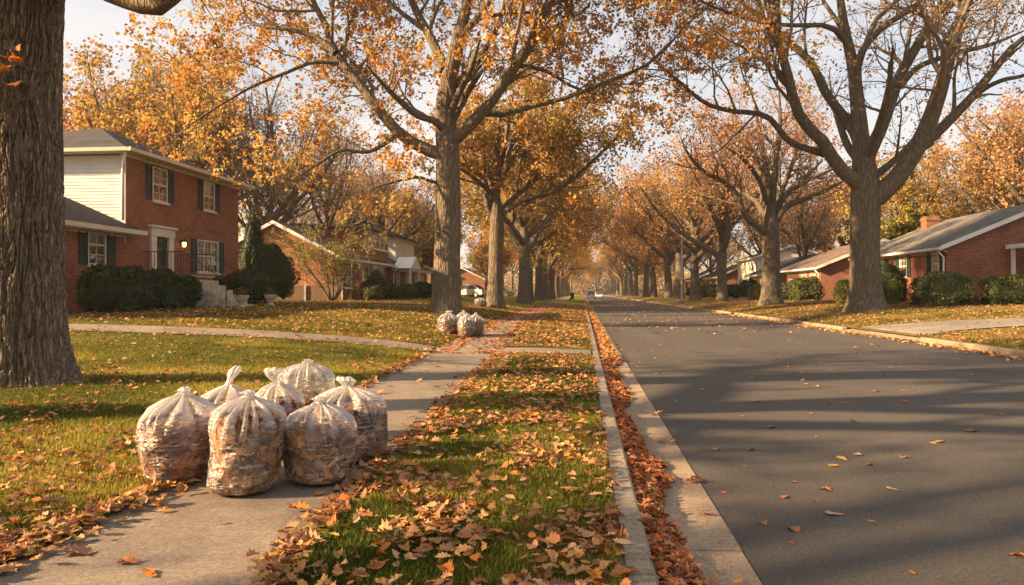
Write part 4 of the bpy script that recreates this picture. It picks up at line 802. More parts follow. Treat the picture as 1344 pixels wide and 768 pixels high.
SH = [(-14.4, 20.6, .95, .85, 1.5, 'big dark shrub right beside the thick near trunk', 'dark', 1), (-14.4, 22.65, .75, .7, 1.35, 'dark shrub below the ground-floor window with shutters', 'dark', 1), (-14.4, 24.15, .62, .55, 1.15, 'dark shrub at the foot of the white doorway', 'dark', 1),
      (-14.6, 29.3, 1.35, 1.0, 1.45, 'wide low dark shrub right of the brick steps', 'dark', .5), (-15.2, 33.6, 1.2, 1.15, 2.75, 'tall round dark shrub at the far corner of the two-storey house', 'dark', 0), (-17.5, 36.2, .7, .6, 4.6, 'tall narrow evergreen against the far corner of the two-storey house', 'dark', 0),
      (-14.1, 47.2, .95, .9, 1.9, 'yellowish upright shrub in front of the orange gable house', 'mid', 0), (-13.9, 49.5, .8, .8, 1.3, 'small dark shrub below the white upper windows', 'dark', 0), (-13.8, 54.5, 1.0, 1.0, 1.3, 'rounded mid-green shrub by the gabled porch', 'mid', 0), (-13.2, 58.2, 1.2, 1.1, 1.5, 'green rounded shrub in front of the white-trimmed porch', 'dark', 0), (-13.5, 64.5, 1.0, .9, 1.1, 'low shrub at the far end of the porch house', 'dark', 0), (-13.6, 44.8, .8, .8, 1.0, 'low olive shrub under the slender multi-stemmed tree', 'olive', 0),
      (15.9, 33.4, 1.3, .95, 1.5, 'large clipped round shrub at the corner of the chimney house', 'mid', 1), (19.0, 33.0, 1.75, .9, 1.3, 'low wide shrub along the brick gable wall', 'mid', 1), (20.5, 32.2, .9, .9, 1.7, 'dark shrub by the white porch posts', 'mid', .5), (15.9, 39.0, .85, .8, 1.35, 'round yellow-green shrub just right of the massive oak', 'yellow', .5), (16.6, 41.5, 1.1, 1.0, 2.3, 'tall dark shrub below the bungalow window', 'dark', .8),
      (14.6, 40.5, .95, .9, 1.4, 'bright yellow-green shrub just left of the massive oak', 'yellow', .3), (16.0, 53.0, 1.25, 1.2, 1.75, 'round green shrub at the corner of the brownish-roofed house', 'mid', .5), (16.0, 57.5, 1.0, 1.0, 1.5, 'dark shrub behind the half-bare oak trunk', 'dark', .3), (15.8, 66.2, .95, .9, 1.3, 'yellowish shrub left of the half-bare oak trunk', 'yellow', .2), (16.0, 70.5, 1.2, 1.1, 2.0, 'dark round shrub below the brown brick gable', 'dark', .3),
      (15.8, 78, 1.2, 1.1, 1.6, 'dark shrub in front of the white boarded house', 'dark', .3), (15.9, 86, 1.3, 1.1, 1.5, 'mid-green shrub near the lamp post', 'mid', .3), (16, 95, 1.4, 1.2, 1.7, 'dark shrub before the small far brick house', 'dark', .3), (16, 104, 1.4, 1.2, 1.7, 'farthest dark shrub on the far side', 'dark', .3), (-13.5, 86, 1.3, 1.2, 1.6, 'dark shrub by the far driveway car', 'dark', 0), (-14, 110, 1.5, 1.3, 1.8, 'far dark shrub behind the near row of trunks', 'dark', 0)]
for k, (x, y, rx, ry, h, lab, c, fl) in enumerate(SH): shrub(x, y, rx, ry, h, lab, 300 + k, c, n=6500 if y < 45 else 2600, leaf=.07 if y < 45 else .11, flat=fl)
# ------------------------------------------------------------------ bags of leaves
def film():
    t = NT('clear_plastic_film'); g = t.new('Attribute', attribute_name='gather'); v = t.coord((4, 4, 26)); v2 = t.coord((9, 9, 9))
    n = t.noise(v, 1.6, 5, 0.6, 1.2); n2 = t.noise(v2, 1.5, 5, 0.6, 1.0); fw = t.new('LayerWeight'); fw.inputs[0].default_value = .35
    k = t.math('ADD', t.ramp(n, [(0.55, 0.0), (0.68, 0.6)]), t.ramp(n2, [(0.52, 0.0), (0.72, 0.25)])); k = t.math('ADD', k, t.math('MULTIPLY', fw.outputs['Facing'], 0.08))
    k = t.math('MINIMUM', t.math('ADD', k, t.math('MULTIPLY', g.outputs['Fac'], 0.58)), .86)
    t.base((0.72, 0.68, 0.67), 0.3, 0.55); tl = t.new('BsdfTranslucent'); tl.inputs[0].default_value = (.62, .58, .57, 1); m1 = t.new('MixShader'); m1.inputs[0].default_value = .4
    gl = t.new('BsdfGlossy'); t.set(gl, Roughness=.16); tr = t.new('BsdfTransparent'); tr.inputs[0].default_value = (.97, .965, .96, 1); m2 = t.new('MixShader'); m3 = t.new('MixShader'); m3.inputs[0].default_value = .07
    b = t.bump(t.math('ADD', n, n2), 0.7, 0.018); t.link(b.outputs[0], gl.inputs['Normal'])
    t.link(t.b.outputs[0], m1.inputs[1]); t.link(tl.outputs[0], m1.inputs[2]); t.link(k, m2.inputs[0]); t.link(tr.outputs[0], m2.inputs[1]); t.link(m1.outputs[0], m2.inputs[2])
    t.link(m2.outputs[0], m3.inputs[1]); t.link(gl.outputs[0], m3.inputs[2]); t.link(m3.outputs[0], t.out.inputs[0]); return t.m
M['film'] = film()
def stuffing():
    t = NT('packed_dry_leaves'); vo = t.new('TexVoronoi'); vo.inputs['Scale'].default_value = 22; t.link(t.coord((1, 1, 1.5)), vo.inputs['Vector']); wn_ = t.new('TexWhiteNoise'); t.link(vo.outputs['Position'], wn_.inputs['Vector'])
    t.base(t.ramp(wn_.outputs['Value'], [(0, (.05, .028, .02)), (.4, (.13, .065, .035)), (.7, (.22, .11, .05)), (1, (.17, .11, .09))]), .85, .1); t.bump(vo.outputs['Distance'], 1, .03); return t.m
M['stuff'] = stuffing()
def bag(x, y, r, h, label, seed, neck='knot', lean=(0, 0), fill=.8, group='clear bags of fallen leaves by the sidewalk', na=110, nz=84, leaves=520, sq=1.0, rz=0.0, body=None):
    rng = np.random.default_rng(seed); t = thing('leaf_bag', label, 'garbage bag', (x, y, float(zground(x, y)) + .004), rz, group)
    a = np.arange(na) * 2 * np.pi / na; T = np.linspace(0, 1, nz); base_r = np.interp(T, *(body or ([0, .03, .10, .25, .45, .62, .74, .84, .92, .97, 1], [.62, .80, .93, 1.0, 1.03, 1.0, .93, .77, .50, .24, .085])))
    ph = rng.uniform(0, 6.28, 6)
    def shape(tt, rr, aa, k=1.0):
        cx, sy = np.cos(aa), np.sin(aa); lum = .24 * (vnoise(cx * 1.4 + seed, sy * 1.4, tt * 2.6, seed) - .5) + .10 * (vnoise(cx * 3.4, sy * 3.4, tt * 6, seed + 1) - .5) + .035 * (vnoise(cx * 9, sy * 9, tt * 15, seed + 2) - .5)
        return rr * r * (1 + lum * k)
    A, Tt = np.meshgrid(a, T); RR = shape(Tt, base_r[:, None], A); fold = np.clip((Tt - .55) / .4, 0, 1); nf = 11 + seed % 4
    wob = A * nf + 2.2 * np.sin(A * 2 + ph[0]) + 1.2 * np.sin(A * 5 + ph[1]) + 1.5 * (vnoise(np.cos(A) * 2, np.sin(A) * 2, Tt * 5, seed + 5) - .5)
    pl = np.sin(wob); RR *= 1 + .17 * pl * fold ** 1.3; cr_ = 1 - np.abs(2 * vnoise(np.cos(A) * 2.6 + Tt * 1.5, np.sin(A) * 2.6 - Tt * 2, Tt * 4.5, seed + 12) - 1); RR *= 1 + .05 * np.clip((cr_ - .86) / .14, 0, 1) * (1 - fold); RR *= 1 + .013 * np.sin(Tt * 150 + 5 * vnoise(np.cos(A) * 2.5, np.sin(A) * 2.5, Tt * 3, seed + 3) * 6) * (vnoise(np.cos(A) * 2, np.sin(A) * 2, Tt * 4, seed + 4) > .48) * (1 - fold)
    Z = Tt * h + .02 * h * (vnoise(np.cos(A) * 2, np.sin(A) * 2, Tt * 4, seed + 9) - .5) * 2 * (Tt > .05); Z += .012 * pl * fold
    V = np.stack([RR * np.cos(A) * sq + lean[0] * Tt ** 2, RR * np.sin(A) + lean[1] * Tt ** 2, Z], -1).reshape(-1, 3)
    ga = np.clip(.05 + fold * (.55 + .5 * pl), 0, 1).ravel()
    i = np.arange(nz - 1)[:, None] * na + np.arange(na)[None]; j = np.arange(nz - 1)[:, None] * na + (np.arange(na)[None] + 1) % na
    F = [np.stack([i, j, j + na, i + na], -1).reshape(-1, 4), np.arange(na)[None, ::-1]]
    link('plastic_film', npmesh('plastic_film', V, F, M['film'], smooth=True, attr={'gather': ga}), t)
    # gathered neck above the tie
    nt = {'knot': ([0, .2, .4, .65, 1], [.085, .16, .10, .17, .07], .055), 'tuft': ([0, .15, .4, .7, 1], [.085, .13, .2, .27, .15], .08), 'tall': ([0, .12, .35, .6, .82, .95, 1], [.085, .10, .11, .16, .19, .14, .05], .17), 'puff': ([0, .3, .6, 1], [.085, .14, .16, .05], .04), 'wide': ([0, .2, .5, .8, 1], [.09, .24, .42, .50, .40], .12)}[neck]
    m, q = 40, 22; s = np.linspace(0, 1, q); rr = np.interp(s, nt[0], nt[1]) * r; aa = np.arange(m) * 2 * np.pi / m; flat = .45 if neck in ('tall', 'wide', 'tuft') else 1
    Am, Sm = np.meshgrid(aa, s); wv = 1 + (.30 * np.sin(Am * 5 + ph[2] + 2 * Sm) + .22 * np.sin(Am * 9 + ph[3])) * np.clip(1.1 - Sm * .8, .2, 1); bx = lean[0] + (.45 if neck in ('tall', 'tuft') else .1) * nt[2] * Sm ** 1.6 * (1 if seed % 2 else -.6)
    jig = .05 * r * (vnoise(np.cos(Am) * 2, np.sin(Am) * 2, Sm * 3, seed + 7) - .5) * 2
    N_ = np.stack([(rr[:, None] * wv + jig) * np.cos(Am) + bx, (rr[:, None] * wv + jig) * np.sin(Am) * flat + lean[1], h * .995 + nt[2] * Sm + .3 * nt[2] * (vnoise(np.cos(Am) * 1.6, np.sin(Am) * 1.6, 0, seed + 8) - .5) * Sm], -1).reshape(-1, 3)
    i = np.arange(q - 1)[:, None] * m + np.arange(m)[None]; j = np.arange(q - 1)[:, None] * m + (np.arange(m)[None] + 1) % m
    link('tied_neck', npmesh('tied_neck', N_, [np.stack([i, j, j + m, i + m], -1).reshape(-1, 4)], M['film'], smooth=True, attr={'gather': np.full(len(N_), .55 if neck in ('puff', 'wide') else .95)}), t)
    # leaves packed inside, pressed against the film
    Tf = np.linspace(.015, fill, 26); af = np.arange(40) * 2 * np.pi / 40; Af, Tg = np.meshgrid(af, Tf); rf = np.interp(Tg, T, base_r); Rf = shape(Tg, rf, Af) * .945
    top = np.clip((Tg - fill + .10) / .10, 0, 1); Rf *= 1 - .55 * top ** 2
    W = np.stack([Rf * np.cos(Af) * sq + lean[0] * Tg ** 2, Rf * np.sin(Af) + lean[1] * Tg ** 2, Tg * h], -1).reshape(-1, 3)
    i = np.arange(25)[:, None] * 40 + np.arange(40)[None]; j = np.arange(25)[:, None] * 40 + (np.arange(40)[None] + 1) % 40; Fq = np.stack([i, j, j + 40, i + 40], -1).reshape(-1, 4)
    n = leaves; la = rng.uniform(0, 2 * np.pi, n); lt = rng.uniform(.02, fill - .03, n); lr = shape(lt, np.interp(lt, T, base_r), la) * rng.uniform(.93, .975, n); C = np.stack([lr * np.cos(la) * sq + lean[0] * lt ** 2, lr * np.sin(la) + lean[1] * lt ** 2, lt * h], -1)
    LV, LF, LC = oak_leaves(rng, C, .10, .42, .35, pal=LEAFPAL * np.array([.82, .72, .72]), N=np.stack([np.cos(la), np.sin(la), 0 * la], -1)); LV[:, 2] = np.maximum(LV[:, 2], .006)
    # keep blades under the film
    lz = np.clip(LV[:, 2] / h, 0, 1); lx, ly = LV[:, 0] - lean[0] * lz ** 2, LV[:, 1] - lean[1] * lz ** 2; ang = np.arctan2(ly, lx / sq); lim = shape(lz, np.interp(lz, T, base_r), ang) * .985; cur = np.hypot(lx / sq, ly); f = np.minimum(1, lim / np.maximum(cur, 1e-4)); LV[:, 0] = lx * f + lean[0] * lz ** 2; LV[:, 1] = ly * f + lean[1] * lz ** 2
    nq = len(Fq); me = npmesh('leaf_filling', np.vstack([W, LV]), [Fq, np.arange(40)[None] + 25 * 40, LF + len(W)], [M['stuff'], M['litter']], col=np.vstack([np.full((len(W), 3), .1), LC * rng.choice([.35, .7, 1.15], len(LC) // (LO + 1)).repeat(LO + 1)[:, None]]), mi=np.concatenate([np.zeros(nq + 1, int), np.ones(len(LF), int)]))
    link('leaf_filling', me, t); return t
def gx(px, py): # ground point under a picture row, on the pavement
    s = (py - 384) / (H_CAM - .135); return at(px, py, F_PX / s)
BODY_T = ([0, .03, .10, .22, .40, .62, .76, .86, .93, .97, 1], [.66, .84, .95, .99, 1.0, 1.02, 1.0, .86, .55, .26, .085])
for px, py, back, r, h, lab, sd, nk, lean, fl, kw in [
    (234, 641, .20, .245, .56, 'leftmost clear bag of leaves, leaning, knotted with a small twisted top', 401, 'knot', (.04, 0), .72, dict(body=([0, .03, .10, .25, .45, .62, .74, .84, .92, .97, 1], [.50, .66, .80, .94, 1.05, 1.06, .98, .80, .50, .24, .085]))),
    (321, 656, .20, .225, .575, 'square-shouldered clear bag standing frontmost in the middle of the pile', 402, 'knot', (.02, .02), .84, dict(body=BODY_T)),
    (421, 641, .21, .24, .50, 'squat round clear bag with fanned pleats, front right of the pile', 403, 'knot', (-.01, 0), .70, {}),
    (466, 611, .22, .25, .53, 'creased clear bag at the right rear on the sidewalk', 404, 'tuft', (-.06, 0), .76, dict(body=BODY_T)),
    (297, 597, .22, .225, .50, 'back left clear bag with its tall twisted neck sticking up', 405, 'tall', (.02, 0), .76, {}),
    (366, 606, .20, .20, .55, 'clear bag in the middle of the pile with a flared open top', 406, 'wide', (-.01, 0), .76, {}),
    (404, 584, .22, .24, .64, 'rear clear bag with a pale puffed-up empty top', 407, 'puff', (.0, 0), .56, dict(body=([0, .03, .10, .25, .45, .62, .74, .84, .92, .97, 1], [.62, .80, .93, 1.0, 1.0, .97, .94, .88, .70, .42, .085])))]:
    p = gx(px, py); kk = 1 + back / p.y; bag(p.x * kk, p.y * kk, r, h, lab, sd, nk, lean, fl, **kw)
for x, y, r, h, lab, sd, nk in [(-3.62, 18.9, .30, .56, 'widest frosted bag at the left of the group before the second trunk', 421, 'tuft'), (-3.06, 18.5, .24, .56, 'front frosted bag of the group by the lawn edge', 422, 'knot'), (-2.88, 18.95, .22, .58, 'right-hand frosted bag of the group by the lawn edge', 423, 'knot'), (-3.28, 19.35, .24, .64, 'rear frosted bag half hidden behind its neighbours', 424, 'knot'), (-5.75, 39.6, .33, .5, 'lone pale frosted bag beside the second oak up the sidewalk', 425, 'puff')]:
    bag(x, y, r, h, lab, sd, nk, (0, 0), .8, 'frosted bags of leaves up the sidewalk', 60, 44, 160)
# ------------------------------------------------------------------ street things
def lamp_post():
    X, Y = 10.5, 77; t = thing('street_lamp', 'slim pale lamp post with a short arm near the far kerb', 'street lamp', (X, Y, float(zground(X, Y)) - .05)); MB().tube([(0, 0, 0), (0, 0, .35), (0, 0, .4), (0, 0, 8.6)], [.17, .17, .12, .085], 12).build('pole', M['pole'], t, True)
    MB().tube([(0, 0, 6.75), (-.5, 0, 6.85), (-1.0, 0, 6.9)], .05, 8).build('arm', M['pole'], t, True); MB().prism([(-1.5, 6.86), (-.95, 6.84), (-.95, 6.95), (-1.2, 7.0), (-1.5, 6.93)], 'y', -.13, .13).build('lamp_head', M['pole'], t, bevel=.02)
lamp_post()
def marker():
    X, Y = 11.0, 48.5; t = thing('marker_post', 'thin dark post in the lawn left of the half-bare oak', 'post', (X, Y, float(zground(X, Y)) - .05)); MB().box(-.03, .03, -.02, .02, 0, .9).build('post', M['metal'], t); MB().box(-.05, .05, -.026, .026, .9, 1.12).build('cap', M['metal'], t)
marker()
def rubber(): return simple('tyre_rubber', (.02, .02, .02), .8)
def carmat(n, c): t = NT(n); t.base(c, .3, .5); t.b.inputs['Coat Weight'].default_value = .6; return t.m
M['tyre'] = rubber(); M['red'] = carmat('red_lamp', (.45, .03, .02)); M['chrome'] = carmat('clear_lamp', (.6, .6, .58)); M['cglass'] = carmat('car_glass', (.02, .025, .03))
def car(x, y, rz, paint, label, van=False, group='parked cars far up the street', z=None):
    t = thing('parked_car', label, 'car', (x, y, float(zground(x, y)) if z is None else z), rz, group); k = 1.25 if van else 1.0
    # side outline (length along local x, nose at +x), narrowed roof
    low = [(-2.2, .32), (2.15, .30), (2.25, .55), (2.15, .78), (1.15, .93), (-1.6, .96), (-2.18, .9), (-2.25, .6)]
    MB().prism(low, 'y', -.87, .87).build('body', paint, t, bevel=.06)
    cab = [(1.0, .93), (.35, 1.42 * k), (-1.1 - .5 * van, 1.45 * k), (-1.85 - .2 * van, .95)]; n = 4; v = [(a, -.82 if i in (0, 3) else -.64, b) for i, (a, b) in enumerate(cab)] + [(a, .82 if i in (0, 3) else .64, b) for i, (a, b) in enumerate(cab)]
    MB().add(v, [(0, 1, 2, 3), (7, 6, 5, 4)] + [(i, i + 4, (i + 1) % 4 + 4, (i + 1) % 4) for i in range(4)]).build('cabin', paint, t, bevel=.05)
    def pane(name, pts, off): MB().quad(*[tuple(np.array(p) + off) for p in pts]).build(name, M['cglass'], t)
    L_ = lambda p, q, f: tuple(np.array(p) * (1 - f) + np.array(q) * f)
    A, B, C, D_ = v[0], v[1], v[5], v[4]; ctr = lambda P: np.mean(np.array(P), 0)
    def inset(P, f=.88): c = ctr(P); return [tuple(c + (np.array(p) - c) * f) for p in P]
    pane('windscreen', inset([v[0], v[1], v[5], v[4]]), np.array([.02, 0, .02])); pane('rear_window', inset([v[3], v[2], v[6], v[7]]), np.array([-.02, 0, .02])); pane('side_window', inset(v[:4], .84), np.array([0, -.015, .005])); pane('side_window', inset(v[4:], .84), np.array([0, .015, .005]))
    for sx in (-1.4, 1.4):
        for sy in (-.8, .8):
            w = MB().tube([(sx, sy - .1, .33), (sx, sy + .1, .33)], .33, 18).build('wheel', M['tyre'], t); MB().tube([(sx, sy - .105, .33), (sx, sy + .105, .33)], .19, 12).build('rim', M['chrome'], w)
    for sy in (-.62, .62): MB().box(2.13, 2.25, sy - .18, sy + .18, .6, .74).build('headlight', M['chrome'], t); MB().box(-2.27, -2.15, sy - .18, sy + .18, .66, .86).build('tail_light', M['red'], t)
    return t
Pw, Pb, Pg = carmat('white_car_paint', (.62, .62, .62)), carmat('pale_blue_car_paint', (.34, .42, .50)), carmat('silver_car_paint', (.4, .4, .41))
car(-13.0, 79, R(165), Pw, 'white car in a driveway, its red tail light showing beside a trunk')
car(.9 + .75, 150, R(90), Pb, 'pale blue car at the far end of the road', van=True); car(3.6, 163, R(-90), Pw, 'white car beside the pale blue one at the far end of the road', z=0)
car(-12.5, 108, R(10), Pg, 'silver car deep behind the near row of trunks')
def bin_():
    X, Y = -1.6, 108; t = thing('wheelie_bin', 'dark bin standing on the verge far up the road', 'bin', (X, Y, float(zground(X, Y)))); b = MB(); v = [(-.25, -.28, .1), (.25, -.28, .1), (.25, .28, .1), (-.25, .28, .1), (-.32, -.36, 1.0), (.32, -.36, 1.0), (.32, .36, 1.0), (-.32, .36, 1.0)]; b.add(v, [(0, 3, 2, 1), (4, 5, 6, 7), (0, 1, 5, 4), (1, 2, 6, 5), (2, 3, 7, 6), (3, 0, 4, 7)]).build('body', M['door'], t, bevel=.03)
    MB().prism([(-.4, 1.0), (.38, 1.0), (.36, 1.06), (0, 1.12), (-.4, 1.06)], 'y', -.36, .36).build('lid', M['door'], t)
    for s in (-.3, .24): MB().tube([(-.3, s, .12), (-.3, s + .06, .12)], .12, 12).build('wheel', M['tyre'], t)
bin_()
def planter(x, y, lab):
    t = thing('stone_planter', lab, 'planter', (x, y, float(zground(x, y)))); MB().tube([(0, 0, 0), (0, 0, .06), (0, 0, .12), (0, 0, .3), (0, 0, .42), (0, 0, .46)], [.16, .16, .10, .2, .25, .25], 16).build('urn', M['stone'], t, True)
    rng = np.random.default_rng(int(abs(y) * 10)); C = rng.normal(0, .11, (160, 3)) + [0, 0, .55]; V, F, c = leaf_cards(rng, C, .07, np.array([[.10, .10, .03]]) * rng.uniform(.6, 1.4, (160, 1))); link('plant', npmesh('plant', V, [F], M['shrub'], col=c), t)
planter(-12.6, 25.2, 'stone planter left of the brick steps'); planter(-12.6, 27.6, 'stone planter right of the brick steps')
# low timber gate and fence between the two near houses
def side_fence():
    X0, X1, Y = -22.5, -14.9, 43.3; z = float(zground(-17, Y)) - .05; t = thing('wooden_fence', 'low brown board fence against the orange gable wall', 'fence', (X0, Y, z)); b = MB()
    for k in range(int((X1 - X0) / .16)): b.box(k * .16, k * .16 + .15, 0, .025, .08, 1.0 + .02 * math.sin(k * 7))
    b.build('boards', simple('weathered_board', (.16, .10, .06), .85), t); MB().box(0, X1 - X0, .03, .07, .3, .38).box(0, X1 - X0, .03, .07, .78, .86).build('rail', M['twig'], t)
    for x in (0, 2.5, 5, 7.4): MB().box(x, x + .1, -.09, -.004, 0, 1.25).build('post', M['stone'], t)
side_fence()
# ------------------------------------------------------------------ grass
def blades(name, X, Y, hmin, hmax, w, seed, pal, kind='stuff', lab=None):
    rng = np.random.default_rng(seed); n = len(X); Z = zground(X, Y); yaw = rng.uniform(0, 6.283, n); h = rng.uniform(hmin, hmax, n); ln = rng.uniform(.1, .75, n) * h; d = np.stack([np.cos(yaw), np.sin(yaw)], -1); p = np.stack([-d[:, 1], d[:, 0]], -1) * w * .5
    B = np.stack([X, Y], -1); V = np.zeros((n, 5, 3)); V[:, 0, :2] = B - p; V[:, 1, :2] = B + p; V[:, :2, 2] = (Z - .01)[:, None]; m = B + d * (ln * .35)[:, None]; V[:, 2, :2] = m + p * .8; V[:, 3, :2] = m - p * .8; V[:, 2:4, 2] = (Z + h * .6)[:, None]; V[:, 4, :2] = B + d * ln[:, None]; V[:, 4, 2] = Z + h
    i = np.arange(n)[:, None] * 5; q = np.concatenate([i + np.array([[0, 1, 2, 3]])]); tr = i + np.array([[3, 2, 4]])
    pal = np.array(pal); pt = np.clip((vnoise(X * .9, Y * .9, 0, 31) - .3) * 1.6, 0, 1); k = np.clip((pt * len(pal) + rng.normal(0, .7, n)).astype(int), 0, len(pal) - 1); c = np.repeat(pal[k] * rng.uniform(.7, 1.3, (n, 1)), 5, 0)
    o = link(name, npmesh(name, V.reshape(-1, 3), [q, tr], M['grass'], col=c)); return tag(o, lab, 'grass', None, kind)
rg = np.random.default_rng(9)
GP = [(.07, .09, .014), (.115, .125, .02), (.17, .165, .026), (.24, .205, .038), (.29, .22, .06)]; GD = [(.10, .10, .02), (.17, .15, .03), (.24, .19, .05), (.28, .19, .07)]
def pts(n, x0, x1, y0, y1, p=1.6):
    y = y0 + (y1 - y0) * rg.random(n) ** p; return x0 + (x1 - x0) * rg.random(n), y
X, Y = pts(150000, -1.3, KX, 1.6, 13.9, 1.9); k = X > xr(Y) - .03 + .05 * (rg.random(len(X)) - .5); X, Y = X[k], Y[k]; blades('grass', X, Y, .018, .046, .0055, 1, GP, lab='short green grass of the verge strip under fallen leaves')
X, Y = pts(60000, -2.4, KX, 15.3, 60, 1.8); k = X > xr(Y); blades('grass', X[k], Y[k], .03, .07, .012, 2, GP, lab='grass of the verge strip beyond the crossing path')
f = rg.random(230000); Yl = 2.2 + 12 * rg.random(230000) ** 1.35; Xl = xl(Yl) + .04 - (Yl * .95 + .6) * f ** 1.15; k = (np.hypot(Xl + 7.2, Yl - 8.7) > .62); blades('grass', Xl[k], Yl[k], .02, .055, .0065, 3, [(.09, .105, .016), (.15, .15, .022), (.22, .195, .03), (.30, .245, .04), (.34, .26, .06)], lab='green and yellow lawn grass around the thick near trunk')
Yl = 14.2 + 30 * rg.random(150000) ** 1.3; Xl = xl(Yl) - 13 * rg.random(150000) ** 1.2; k = ~((Yl > PY0) & (Yl < PY1)) & ~((Xl < -15.6)); blades('grass', Xl[k], Yl[k], .03, .07, .016, 4, [(.12, .13, .02), (.18, .17, .025), (.26, .23, .035), (.32, .25, .05)], lab='lawn grass in front of the brick houses')
Yl = 12 + 45 * rg.random(120000) ** 1.2; Xl = RX + .18 + 10 * rg.random(120000) ** 1.2; k = ~((Yl > 21.2) & (Yl < 25.6)); blades('grass', Xl[k], Yl[k], .03, .07, .018, 5, GD, lab='dry yellow lawn grass across the road')
# ------------------------------------------------------------------ fallen leaves, too many to count
def litter(name, X, Y, size, seed, lab, lift=.028, tilt=.42, curl=.85, cheap=False, pal=LEAFPAL, zz=None):
    rng = np.random.default_rng(seed); Z = (zground(X, Y) if zz is None else zz) + lift * rng.uniform(.4, 1.3, len(X)); C = np.stack([X, Y, Z], -1)
    if cheap:
        n = len(C); nr = norm(np.stack([rng.normal(0, tilt, n), rng.normal(0, tilt, n), np.ones(n)], -1)); e1 = norm(np.cross(nr, rng.normal(size=(n, 3)))); e2 = np.cross(nr, e1); s = size * rng.uniform(.6, 1.3, (n, 1))
        V = np.stack([C - e1 * s * .5, C + e2 * s * .33 - nr * s * .05, C + e1 * s * .5, C - e2 * s * .33 + nr * s * .12], 1).reshape(-1, 3); F = np.arange(n)[:, None] * 4 + np.arange(4)[None]; col = np.repeat(pal[rng.integers(0, len(pal), n)] * rng.uniform(.75, 1.2, (n, 1)), 4, 0)
    else: V, F, col = oak_leaves(rng, C, size, tilt, curl, pal)
    return tag(link(name, npmesh(name, V, [F], M['litter'], col=col)), lab, 'leaves', None, 'stuff')
def clump(X, Y, s, lo, sd): return vnoise(X * s, Y * s, 0, sd) > lo + .3 * (rg.random(len(X)) - .5)
n = 7600; Y = 1.75 + 12.3 * rg.random(n) ** 1.6; X = xr(Y) - .06 + (KX + .02 - xr(Y) + .06) * rg.random(n); k = clump(X, Y, 2.6, .42, 51) | (rg.random(n) < .22); litter('fallen_leaves', X[k], Y[k], .074, 61, 'dry brown leaves strewn thickly over the verge strip', .04)
n = 5200; Y = 15.4 + 45 * rg.random(n) ** 1.4; X = xr(Y) + (KX - xr(Y)) * rg.random(n); litter('fallen_leaves', X, Y, .11, 62, 'brown leaves over the verge beyond the crossing path', .04, cheap=True)
n = 7500; Y = 2.4 + 12 * rg.random(n) ** 1.5; X = xl(Y) + .05 - (Y * .95 + .6) * rg.random(n) ** 1.5; k = clump(X, Y, 1.7, .42, 53) & (np.hypot(X + 7.2, Y - 8.7) > .66); litter('fallen_leaves', X[k], Y[k], .072, 63, 'dry leaves scattered over the lawn by the thick trunk', .045)
n = 13000; Y = 14 + 34 * rg.random(n) ** 1.2; X = xl(Y) - 13 * rg.random(n) ** 1.1; k = (X > -15.5) & (~((Y > PY0 - .05) & (Y < PY1 + .05)) | (rg.random(n) < .12)); litter('fallen_leaves', X[k], Y[k], .095, 64, 'leaves dotted over the lawn of the brick houses', .05, cheap=True)
n = 15000; Y = 11 + 60 * rg.random(n) ** 1.2; X = RX + .2 + 9 * rg.random(n) ** 1.2; k = ~((Y > 21.5) & (Y < 25.2)) | (rg.random(n) < .08); litter('fallen_leaves', X[k], Y[k], .092, 65, 'tan leaves covering the lawn across the road', .05, cheap=True)
# piled along the gutter, the lawn edge of the sidewalk and the far kerb
n = 9500; Y = 1.8 + 13 * rg.random(n) ** 1.7; w = .10 + .30 * vnoise(Y * 1.1, 0, 0, 71) * (.6 + .8 * vnoise(Y * 4, 0, 0, 74)); e = rg.random(n) ** 1.25; X = KF + .01 + w * e; zz = .012 + .085 * (1 - e) ** 1.0 * rg.random(n); litter('fallen_leaves', X, Y, .078, 66, 'russet leaves drifted deep in the gutter along the kerb', .01, .5, .6, pal=LEAFPAL * np.array([1.0, .86, .76]), zz=zz)
n = 9000; Y = 14 + 80 * rg.random(n) ** 1.5; X = KF + .01 + .38 * rg.random(n) ** 1.3; litter('fallen_leaves', X, Y, .10, 67, 'russet leaves lining the gutter up the street', .05, .5, cheap=True, pal=LEAFPAL * np.array([1.0, .88, .8]), zz=np.full(n, .02))
n = 1300; Y = 1.6 + 12 * rg.random(n) ** 1.5; X = xl(Y) + .02 + np.abs(rg.normal(0, .11, n)) - .09; litter('fallen_leaves', X, Y, .09, 68, 'leaves gathered along the lawn edge of the sidewalk', .03, .35)
n = 550; Y = 1.6 + 12 * rg.random(n) ** 1.5; X = xr(Y) + .05 - np.abs(rg.normal(0, .10, n)); litter('fallen_leaves', X, Y, .09, 69, 'leaves gathered along the verge edge of the sidewalk', .02, .3)
n = 9000; Y = 14 + 60 * rg.random(n) ** 1.3; X = xl(Y) + (xr(Y) - xl(Y)) * (.5 + .5 * np.sign(rg.random(n) - .5) * rg.random(n) ** .6); k = rg.random(n) < ip(Y, [14, 20, 30], [.3, .7, 1]); litter('fallen_leaves', X[k], Y[k], .11, 70, 'leaves covering the sidewalk beyond the crossing path', .012, .25, cheap=True)
n = 5000; Y = 11 + 80 * rg.random(n) ** 1.3; X = RX - np.abs(rg.normal(0, .22, n)); litter('fallen_leaves', X, Y, .10, 72, 'tan leaves along the foot of the far kerb', .02, .4, cheap=True, zz=np.full(n, .01))
n = 1600; Y = 24 + 110 * rg.random(n); X = GX + (RX - GX) * rg.random(n); litter('fallen_leaves', X, Y, .13, 73, 'specks of leaves on the road further up', .015, .4, cheap=True)
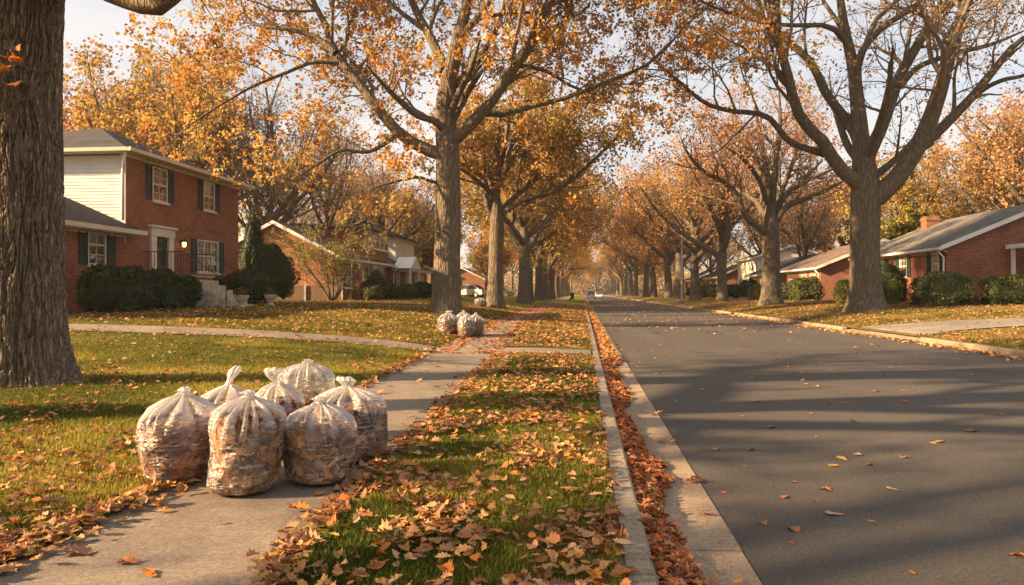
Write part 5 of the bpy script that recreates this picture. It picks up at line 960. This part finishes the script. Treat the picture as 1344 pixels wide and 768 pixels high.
# single leaves lying apart on the paving: each its own object
PAVE = LEAFPAL * np.array([1.12, 1.08, 1.0]); protos = []
for q in range(14):
    rng = np.random.default_rng(900 + q); V, F, c = oak_leaves(rng, np.zeros((1, 3)), .105, .12, .42, PAVE); V[:, 2] -= V[:, 2].min(); protos.append(npmesh('fallen_leaf', V, [F], M['litter'], col=c))
def drop(X, Y, Z, lab, grp):
    for x, y, z in zip(X, Y, Z):
        o = link('fallen_leaf', protos[rg.integers(14)], None, (x, y, z + .004)); o.rotation_euler = (0, 0, rg.uniform(0, 6.28)); s = rg.uniform(.6, 1.12); o.scale = (s, s, s * rg.uniform(.7, 1.4)); tag(o, lab, 'leaf', grp)
n = 195; Y = 2.9 + 20 * rg.random(n) ** 1.35; X = GX + .05 + (np.minimum(RX, Y * .78 + .5) - GX) * rg.random(n) ** 1.25; drop(X, Y, 0 * X, 'single dry leaf lying apart on the dark asphalt road', 'single leaves on the road')
n = 70; Y = 2.0 + 11 * rg.random(n) ** 1.3; X = xl(Y) + (xr(Y) - xl(Y)) * rg.uniform(.05, .95, n); k = ~((Y > 3.9) & (Y < 6.4) & (X < -1.7)); drop(X[k], Y[k], zs(Y[k]) + .004, 'single curled leaf lying apart on the concrete sidewalk', 'single leaves on the sidewalk')
n = 34; Y = 2.4 + 12 * rg.random(n) ** 1.4; X = KF + .28 + .22 * rg.random(n); drop(X, Y, 0 * X + .01, 'single leaf lying apart on the pale gutter concrete', 'single leaves on the gutter')
# ------------------------------------------------------------------ thin warm autumn haze
def haze():
    b = MB().box(-430, 430, -130, 710, -1.5, 40); t = bpy.data.materials.new('haze_air'); t.use_nodes = True; n = t.node_tree.nodes; n.remove(n['Principled BSDF'])
    v = n.new('ShaderNodeVolumePrincipled'); v.inputs['Color'].default_value = (.98, .93, .86, 1); v.inputs['Density'].default_value = .0004; v.inputs['Anisotropy'].default_value = .3
    t.node_tree.links.new(v.outputs[0], n['Material Output'].inputs['Volume']); o = b.build('haze', t); o['kind'] = 'stuff'
haze()
